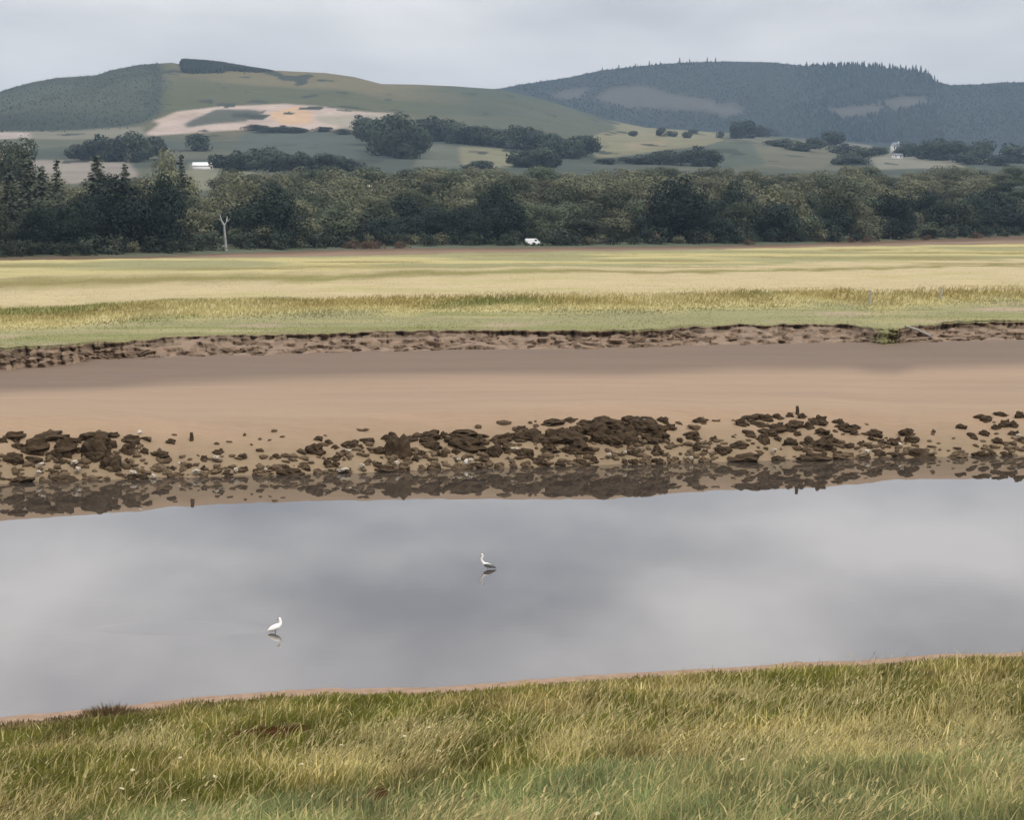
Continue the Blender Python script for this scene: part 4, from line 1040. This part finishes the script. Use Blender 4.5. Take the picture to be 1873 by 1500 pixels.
for u_, v_, w_, h_ in rocks:
    vw = float(np.interp(u_, [0, 300, 600, 1000, 1400, 1873], [884, 874, 866, 853, 843, 833]))
    low_ = v_ > vw - 22
    vb = min(v_ + 0.30 * h_, vw - 0.5)
    p = hit(u_, vb, 75, 140)
    pm = F / p[1]
    wm, hm2 = w_ / pm, h_ / pm
    o = link('boulder', random.choice(ROCKL if low_ and random.random() < 0.4 else ROCK))
    o.location = (p[0], p[1] + 0.10, p[2] + 0.10 * hm2)
    o.scale = (wm * 1.13 + 0.06, max(0.45, min(wm, 1.3)) * 0.9, max(0.32, hm2 * (1.08 if low_ else 1.26)) / 0.75)
    o.rotation_euler = (random.uniform(-0.2, 0.2), random.uniform(-0.2, 0.2), random.uniform(-0.35, 0.35))
    size = 'large' if w_ * h_ > 700 else ('small' if w_ * h_ < 130 else 'middling')
    shape = 'flat ' if w_ > 2.6 * h_ else ''
    pos = 'by the waterline' if low_ else ('along the crest' if v_ < vw - 62 else 'on the slope')
    tag(o, '%s %s%s boulder %s, %s' % (size, shape, 'silty brown' if low_ else 'dark weedy', pos, heap_of(u_)), 'boulder', 'dark boulders on the far bank')
pale = [(300*q1,760+352*q1,45*q1,25*q1),(285*q1,760+405*q1,30*q1,25*q1),(540*q1,760+330*q1,50*q1,35*q1),(565*q1,760+385*q1,45*q1,25*q1),(960*q1,760+408*q1,50*q1,25*q1),(1100*q1,760+437*q1,45*q1,22*q1),(1410*q1,760+400*q1,55*q1,20*q1),(1690*q1,760+390*q1,25*q1,18*q1),(1550*q1,760+303*q1,40*q1,20*q1),
        (460+105*q1,750+428*q1,25*q1,30*q1),(460+790*q1,750+400*q1,40*q1,22*q1),(460+1040*q1,750+375*q1,30*q1,30*q1),(460+1480*q1,750+350*q1,25*q1,35*q1),(460+1565*q1,750+357*q1,28*q1,28*q1),(460+650*q1,750+432*q1,90*q1,20*q1),
        (900+835*q1,740+355*q1,32*q1,32*q1),(900+945*q1,740+345*q1,25*q1,22*q1),(900+1415*q1,740+382*q1,32*q1,28*q1),(900+1085*q1,740+120*q1,35*q1,25*q1),(1300+1830*q4,720+252*q4,32*q4,22*q4),(1300+375*q4,720+338*q4,22*q4,22*q4),(1300+930*q4,720+345*q4,40*q4,30*q4)]
for i, (u_, v_, w_, h_) in enumerate(pale):
    p = hit(u_, v_ + 0.4 * h_, 75, 140); pm = F / p[1]
    o = link('pale_stone', random.choice(ROCKP))
    o.location = (p[0], p[1] - 0.28, p[2] + 0.10); o.scale = (w_ / pm * 0.9, 0.3, max(0.18, h_ / pm * 0.8) / 0.75); o.rotation_euler = (0, random.uniform(-0.3, 0.3), random.uniform(-0.4, 0.4))
    k = sum(1 for r_ in pale[:] if heap_of(r_[0]) == heap_of(u_) and r_[0] < u_)
    tag(o, '%s pale whitish stone from the left, %s' % (ORD[k], heap_of(u_)), 'stone', 'pale stones among the dark boulders')
# small rubble between the boulders and along the waterline
rg = np.random.default_rng(31)
icv = None
bm = bmesh.new(); bmesh.ops.create_icosphere(bm, subdivisions=1, radius=0.5); bm.verts.ensure_lookup_table()
icv = np.array([v.co[:] for v in bm.verts]); icf = np.array([[v.index for v in f.verts] for f in bm.faces]); bm.free()
n_ = 1100
uu_ = rg.uniform(-40, 1915, n_); s_ = np.where(rg.random(n_) < 0.6, rg.uniform(-0.1, 1.6, n_), rg.uniform(0, 3.6, n_))
dens = np.interp(uu_, [0, 270, 300, 560, 620, 1300, 1330, 1680, 1720, 1780, 1800, 1900], [1, 1, .45, .5, 1, 1, .6, .8, .2, .3, .8, .9]) * np.where(s_ > 1.6, 0.55, 1.0)
k = rg.random(n_) < dens; uu_, s_ = uu_[k], s_[k]; n_ = len(uu_)
yy_ = Yf(uu_) + s_; xx_ = (uu_ - W / 2) / F * yy_; zz_ = z_mud(xx_, yy_)
sz = rg.uniform(0.10, 0.34, n_)
Vr = icv[None] * (1 + 0.35 * rg.normal(size=(n_, len(icv), 1))) * np.stack([sz * rg.uniform(0.9, 1.9, n_), sz, sz * rg.uniform(0.6, 1.0, n_)], -1)[:, None, :]
Vr = Vr + np.stack([xx_, yy_, np.maximum(zz_, -0.05) + 0.1 * sz], -1)[:, None, :]
Fr = (icf[None] + (np.arange(n_) * len(icv))[:, None, None]).reshape(-1, 3)
MAT['rubble'] = material('rubble', attr=True, rough=0.9, nscale=3, namt=0.3, spec=0.08)
cr = mixc(np.array((0.075, 0.050, 0.030)), np.array((0.130, 0.095, 0.060)), rg.random(n_) * np.where(s_ < 1.6, 1.0, 0.5))
cr = np.where((rg.random(n_) < 0.015)[:, None], np.array((0.5, 0.45, 0.38)), cr)
tag(link('rubble', new_mesh('rubble', Vr.reshape(-1, 3), [Fr], MAT['rubble'], np.repeat(cr, len(icv), 0))), 'small brown rubble scattered between the boulders and along the far waterline', 'rubble', kind='stuff')
# two short stakes
for u_, v_, hh, lab in ((350, 806, 0.38, 'short dark stake standing in the mud between the left and middle heaps'), (1458, 758, 0.42, 'short dark stake on top of the right boulder heap')):
    p = hit(u_, v_, 75, 150)
    v, f = tube([(0, 0, -0.3), (0.02, 0, hh * 0.5), (0, 0, hh)], [0.11, 0.09, 0.07], 8)
    k = np.arange(8)
    o = link('stake', new_mesh('stake', v, [f, (16 + k)[None, :]], MAT['rock'])); o.location = p
    tag(o, lab, 'stake')

# clods of turf and mud fallen from the marsh edge
rs = random.Random(5)
for i in range(120):
    u_ = rs.uniform(-20, 1893)
    if 1590 < u_ < 1650: continue
    lp = float(Ye(u_) + edge_wob(np.array([u_]))[0]); bs = min(float(Yb(u_)), lp - 0.9)
    t2 = rs.random() ** 0.7
    Y_ = lp - 0.3 + (bs - 0.6 - lp + 0.3) * t2
    x = (u_ - W / 2) / F * Y_
    z_ = 2.65 - 0.65 * t2
    o = link('earth_clod', rs.choice(CLOD))
    s = rs.uniform(0.3, 0.95) * (1.25 - 0.5 * t2)
    o.location = (x, Y_, z_); o.scale = (s * rs.uniform(1.0, 2.2), s, s * rs.uniform(0.5, 0.9)); o.rotation_euler = (rs.uniform(-.3, .3), rs.uniform(-.3, .3), rs.uniform(-.5, .5))
    third = 'left' if u_ < 620 else ('middle' if u_ < 1250 else 'right')
    tag(o, '%s brown earth clod %s the marsh edge, %s third' % ('large' if s > 0.75 else 'small', 'just under the turf of' if t2 < 0.4 else 'slumped at the foot of', third), 'clod', 'clods fallen from the marsh edge')

# driftwood and sticks
a = hit(1655, 608, 120, 300); b = hit(1712, 622, 120, 300)
d_ = (b - a)
v, f = tube([a + (0, 0, 0.12), a + d_ * 0.35 + (0, 0, 0.22), a + d_ * 0.7 + (0, 0, 0.16), b + (0, 0, 0.1)], [0.06, 0.09, 0.08, 0.05], 8)
o = link('driftwood_log', new_mesh('driftwood_log', v, [f], MAT['deadwood'], smooth=True))
tag(o, 'long pale driftwood log leaning down the marsh edge at the right', 'log')
for u_, vb, vt, lab in ((1592, 556, 530, 'pale crooked post standing in the marsh grass, nearer the turf gap'), (1721, 546, 524, 'thin pale post in the marsh grass above the right marsh edge')):
    Y_ = float(Yat(vb, 3.2)); x = (u_ - W / 2) / F * Y_; hh = (vb - vt) / F * Y_
    v, f = tube([(0, 0, -0.2), (-0.10, 0, hh * 0.3), (0.06, 0, hh * 0.75), (-0.02, 0, hh)], [0.12, 0.11, 0.09, 0.07], 8)
    o = link('post', new_mesh('post', v, [f], MAT['deadwood'], smooth=True)); o.location = (x, Y_, 3.2)
    tag(o, lab, 'post')

def number_alike(word):
    sets = {}
    for o in bpy.data.objects:
        if o.get('category') == word: sets.setdefault(o['label'], []).append(o)
    for lab, os_ in sets.items():
        if len(os_) > 1:
            os_.sort(key=lambda o: o.location.x / o.location.y)
            for i, o in enumerate(os_): o['label'] = '%s %s' % (ORD[i], lab)
number_alike('boulder'); number_alike('clod'); number_alike('conifer')
# ------------------------------------------------------------------ birds
def skin_body(name, verts, edges, radii, mat, parent, root=0):
    me = bpy.data.meshes.new(name); me.from_pydata(verts, edges, [])
    o = link(name, me, parent)
    sk = o.modifiers.new('skin', 'SKIN')
    for i, r_ in enumerate(radii):
        me.skin_vertices[0].data[i].radius = r_ if isinstance(r_, tuple) else (r_, r_)
    me.skin_vertices[0].data[root].use_root = True
    ss_ = o.modifiers.new('sub', 'SUBSURF'); ss_.levels = 2; ss_.render_levels = 2
    dg = bpy.context.evaluated_depsgraph_get(); dg.update()
    m2 = bpy.data.meshes.new_from_object(o.evaluated_get(dg))
    o.modifiers.clear(); o.data = m2; m2.name = name
    m2.materials.clear(); m2.materials.append(mat)
    m2.polygons.foreach_set('use_smooth', np.ones(len(m2.polygons), bool))
    return o
def cone(name, p0, p1, r0, mat, parent, r1=0.002, sides=8):
    v, f = tube([p0, (np.array(p0) * 0.5 + np.array(p1) * 0.5), p1], [r0, (r0 + r1) * 0.55, r1], sides)
    return link(name, new_mesh(name, v, [f], mat, smooth=True), parent)
def wing_mesh(cx_, cz_, lx, lz, y, th, tilt, mat, parent, name='wing'):
    bm = bmesh.new(); bmesh.ops.create_uvsphere(bm, u_segments=16, v_segments=10, radius=1.0)
    for v in bm.verts:
        x, yy, z = v.co
        tap = 1 - 0.45 * max(0, x)
        v.co = (x * lx, yy * th, z * lz * tap)
    bmesh.ops.rotate(bm, verts=bm.verts[:], cent=(0, 0, 0), matrix=Matrix.Rotation(tilt, 3, 'Y'))
    bmesh.ops.translate(bm, verts=bm.verts[:], vec=(cx_, y, cz_))
    me = bpy.data.meshes.new(name); bm.to_mesh(me); bm.free(); me.materials.append(mat)
    me.polygons.foreach_set('use_smooth', np.ones(len(me.polygons), bool))
    return link(name, me, parent)
def leg(parent, x, y, z, mat):
    v, f = tube([(x, y, z), (x + 0.01, y, z * 0.5), (x, y, -0.25)], [0.012, 0.008, 0.007], 6)
    link('leg', new_mesh('leg', v, [f], mat, smooth=True), parent)
# heron, facing left
Y_ = float(Yat(1041, 0)); hx = float(lat(890, 1041)) * Y_
heron = empty('heron', (hx, Y_, 0))
sv = [(0.02, 0, 0.12), (0.14, 0, 0.09), (0.24, 0, 0.05), (-0.07, 0, 0.16), (-0.12, 0, 0.22), (-0.165, 0, 0.29), (-0.17, 0, 0.35), (-0.14, 0, 0.41), (-0.125, 0, 0.46), (-0.15, 0, 0.505), (-0.185, 0, 0.505)]
skin_body('body', sv, [(0, 1), (1, 2), (0, 3), (3, 4), (4, 5), (5, 6), (6, 7), (7, 8), (8, 9), (9, 10)], [0.085, 0.065, 0.025, 0.07, 0.046, 0.040, 0.038, 0.036, 0.036, 0.044, 0.026], MAT['feather_pale'], heron)
wing_mesh(0.09, 0.115, 0.19, 0.062, -0.07, 0.03, 0.22, MAT['feather_grey'], heron)
wing_mesh(0.09, 0.115, 0.19, 0.062, 0.07, 0.03, 0.22, MAT['feather_grey'], heron)
cone('tail', (0.2, 0, 0.08), (0.33, 0, 0.035), 0.04, MAT['feather_grey'], heron, 0.012)
cone('bill', (-0.19, 0, 0.503), (-0.30, 0, 0.485), 0.014, MAT['bill_yellow'], heron)
cone('crest', (-0.15, 0, 0.53), (-0.05, 0, 0.505), 0.012, MAT['feather_grey'], heron)
for s_ in (-1, 1): leg(heron, 0.02, 0.035 * s_, 0.1, MAT['bill_yellow'])
tag(heron, 'grey heron with a pale upright neck wading in the middle of the river', 'heron')
# egret, breast to the right, head turned back
Y_ = float(Yat(1157.5, 0)); ex = float(lat(503, 1157)) * Y_
egret = empty('egret', (ex, Y_, 0))
sv = [(0.0, 0, 0.145), (-0.10, 0, 0.10), (-0.20, 0, 0.06), (0.09, 0, 0.185), (0.15, 0, 0.235), (0.16, 0, 0.30), (0.15, 0, 0.355), (0.135, 0, 0.405), (0.105, 0, 0.40)]
skin_body('body', sv, [(0, 1), (1, 2), (0, 3), (3, 4), (4, 5), (5, 6), (6, 7), (7, 8)], [0.095, 0.080, 0.034, 0.085, 0.062, 0.048, 0.044, 0.052, 0.034], MAT['feather_white'], egret)
wing_mesh(-0.05, 0.13, 0.17, 0.06, -0.07, 0.028, -0.38 + math.pi, MAT['feather_white'], egret)
wing_mesh(-0.05, 0.13, 0.17, 0.06, 0.07, 0.028, -0.38 + math.pi, MAT['feather_white'], egret)
cone('bill', (0.105, 0, 0.398), (0.055, -0.03, 0.365), 0.011, MAT['bill_black'], egret)
for s_ in (-1, 1): leg(egret, 0.0, 0.03 * s_, 0.1, MAT['bill_black'])
tag(egret, 'small white egret wading in the river with its head turned back', 'egret')

# ------------------------------------------------------------------ foreground grass
def grass_col(x, y, n_, rng):
    g1 = fbm(x / 1.4, y / 3.2, 151, 3); g2 = fbm(x / 3.5, y / 7, 155, 3)
    d = sstep(29, 35, y + (fbm(x / 2.0, y / 3, 158, 2) - 0.5) * 8 - 0.25 * x)
    green = mixc(np.array((0.238, 0.270, 0.140)), np.array((0.150, 0.150, 0.036)), d)        # pale green near the camera, olive towards the water
    gold = np.array((0.310, 0.235, 0.105)); straw = np.array((0.58, 0.48, 0.27))
    t = sstep(0.47, 0.66, 0.55 * g1 + 0.45 * g2 + rng.normal(0, 0.07, n_)) * (0.35 + 0.65 * d)
    c = mixc(green, np.broadcast_to(gold, green.shape), 0.85 * t)
    pt = straw_patch(x, y)
    s = (rng.random(n_) < (0.05 + 0.14 * t + 0.60 * pt)).astype(float)
    return mixc(c, np.broadcast_to(straw, c.shape), s * rng.uniform(0.4, 1.0, n_)), t, s
PATCH = [(hit(u_, v_), a_, b_) for u_, v_, a_, b_ in ((1540, 1385, 1.0, 2.2), (1040, 1385, 0.75, 1.6), (1365, 1280, 0.6, 1.8), (1590, 1340, 0.7, 1.6), (240, 1370, 0.7, 1.6), (720, 1360, 0.8, 1.8), (1760, 1330, 0.8, 1.8), (640, 1420, 0.7, 1.3))]
def straw_patch(x, y):
    m = np.zeros(np.shape(x))
    for p_, a_, b_ in PATCH: m = np.maximum(m, np.exp(-((x - p_[0]) / a_) ** 2 - ((y - p_[1]) / b_) ** 2))
    return m
def near_pts(n_, y0, y1, rng):
    y = y0 * (y1 / y0) ** rng.random(n_)
    x = rng.uniform(-1, 1, n_) * (0.255 * y + 2.5)
    u = U_of(x, y); wv = Yn(u) - y + (fbm(x / 1.1, 0.2 + 0 * x, 21, 3) - 0.5) * 0.7
    bm_ = bare_mask(x, y)
    k = (wv > 0.75 + 0.7 * (vnoise(x * 1.7, y * 0.3, 161))) & (rng.random(n_) > bm_ * 0.95)
    return x[k], y[k], wv[k]
rng = np.random.default_rng(77)
x, y, wv = near_pts(205000, 23, 61, rng); m = len(x)
c, t, s = grass_col(x, y, m, rng)
edge = sstep(1.0, 5.0, wv)
tus = sstep(0.45, 0.75, fbm(x / 1.1, y / 1.6, 163, 3))
h = rng.uniform(0.16, 0.34, m) * (0.8 + 0.45 * tus) * (0.45 + 0.55 * edge) * (1 + 0.5 * s)
az = rng.normal(0.1, 1.3, m) + (rng.random(m) < 0.2) * math.pi
lean = np.abs(rng.normal(0.45, 0.3, m))
brn = (1 - sstep(1.6, 3.2, wv)) * (1 - sstep(260, 420, U_of(x, y)))
c = mixc(c, np.broadcast_to(np.array((0.15, 0.105, 0.06)), c.shape), 0.85 * brn)
dk_ = 0.38 + 1.22 * fbm(x / 0.9, y / 2.6, 171, 3)
c = c * (rng.uniform(0.70, 1.30, m) * dk_)[:, None] * np.array((0.90, 0.91, 0.70))
Vv, pl, C = blades(np.stack([x, y, z_near(x, y) - 0.02], -1), h, rng.uniform(0.016, 0.036, m) * (y / 30) ** 0.6, lean, az, c, seg=3, face=rng.normal(0, 0.7, m))
tag(link('bank_grass', new_mesh('bank_grass', Vv, pl, MAT['blade'], C)), 'rough green and golden grass covering the near river bank', 'grass', kind='stuff')
# taller bent straw stems with seed heads
x, y, wv = near_pts(15000, 23, 56, rng); m0 = len(x)
pp = 0.12 + 0.9 * sstep(0.5, 0.72, fbm(x / 1.6, y / 3.4, 151, 3))
pp = pp + 1.2 * straw_patch(x, y); k = (rng.random(m0) < pp) & (wv > 7); x, y = x[k], y[k]; m = len(x)
h = rng.uniform(0.38, 0.70, m); az = rng.normal(0.15, 0.55, m) ; lean = np.abs(rng.normal(0.65, 0.3, m))
c = mixc(np.array((0.24, 0.23, 0.10)), np.array((0.52, 0.42, 0.20)), rng.random(m)) * rng.uniform(0.8, 1.15, m)[:, None]
z0 = z_near(x, y)
Vv, pl, C = blades(np.stack([x, y, z0 - 0.02], -1), h, rng.uniform(0.016, 0.032, m), lean, az, c, seg=4, face=rng.normal(0, 0.5, m))
tip = np.stack([x + np.cos(az) * lean * h * 0.80, y + np.sin(az) * lean * h * 0.80, z0 + h * (0.9 - 0.35 * lean * 0.81)], -1)
V2, p2, C2 = blades(tip, rng.uniform(0.07, 0.16, m), rng.uniform(0.016, 0.034, m), lean + 0.5, az, c * 1.1, seg=2, face=rng.normal(0, 0.5, m))
Vall = np.concatenate([Vv, V2]); pall = pl + [q_ + len(Vv) for q_ in p2]; Call = np.concatenate([C, C2])
tag(link('straw_stems', new_mesh('straw_stems', Vall, pall, MAT['blade'], Call)), 'tall bent straw stems with seed heads rising from the bank grass', 'grass', kind='stuff')

# white flower heads
fl = [(243, 1408), (394, 1420), (223, 1442), (552, 1398), (336, 1464), (330, 1386), (784, 1330), (740, 1346), (802, 1373), (625, 1363), (276, 1317), (1358, 1389), (1092, 1488)]
hd = None
for i, (u_, v_) in enumerate(fl):
    p = hit(u_, v_ + 36, 22, 60)
    hh = 36 / F * p[1]
    t = empty('wildflower', p)
    v, f = tube([(0, 0, -0.05), (0.015, 0, hh * 0.5), (0, 0, hh)], [0.006, 0.005, 0.004], 5)
    link('stem', new_mesh('stem', v, [f], MAT['stem']), t)
    if hd is None:
        bm = bmesh.new()
        r3 = random.Random(3)
        for k_ in range(16):
            a_, r_ = r3.uniform(0, 6.28), 0.034 * math.sqrt(r3.random())
            bmesh.ops.create_icosphere(bm, subdivisions=1, radius=0.014, matrix=Matrix.Translation((r_ * math.cos(a_), r_ * math.sin(a_), 0.01 - r_ * 0.3)))
        hd = bpy.data.meshes.new('flower_head'); bm.to_mesh(hd); bm.free(); hd.materials.append(MAT['petal'])
    o = link('flower_head', hd, t); o.location = (0, 0, hh); o.rotation_euler = (0.3, 0, i)
    r_ = sum(1 for q_ in fl if q_[0] < u_)
    tag(t, 'cream flat-headed wildflower in the bank grass, %s from the left of thirteen' % ORD[r_], 'flower', 'wildflowers in the bank grass')

# brown tussock on the river lip
p = hit(203, 1296, 35, 60); yb_ = float(Yn(203)) - 1.5; p = np.array([lat(203, 1290) * yb_, yb_, 0.0]); p[2] = float(z_near(p[:1], p[1:2])[0])
rng = np.random.default_rng(9)
m = 900
a_ = rng.uniform(0, 6.28, m); r_ = rng.uniform(0, 1, m) ** 0.5
x = p[0] + np.cos(a_) * r_ * 0.75; y = p[1] + np.sin(a_) * r_ * 0.5
Vv, pl, C = blades(np.stack([x - p[0], y - p[1], 0 * x - 0.05], -1), rng.uniform(0.20, 0.46, m) * (1.15 - 0.8 * r_), rng.uniform(0.012, 0.02, m), r_ * 0.8, a_, np.array((0.11, 0.075, 0.035)) * rng.uniform(0.6, 1.5, m)[:, None], seg=2, face=rng.normal(0, 0.7, m))
o = link('tussock', new_mesh('tussock', Vv, pl, MAT['blade'], C)); o.location = (p[0], p[1], p[2])
tag(o, 'brown dead tussock on the lip of the near bank at the left', 'tussock')
print('tris', sum(len(m.polygons) for m in bpy.data.meshes))
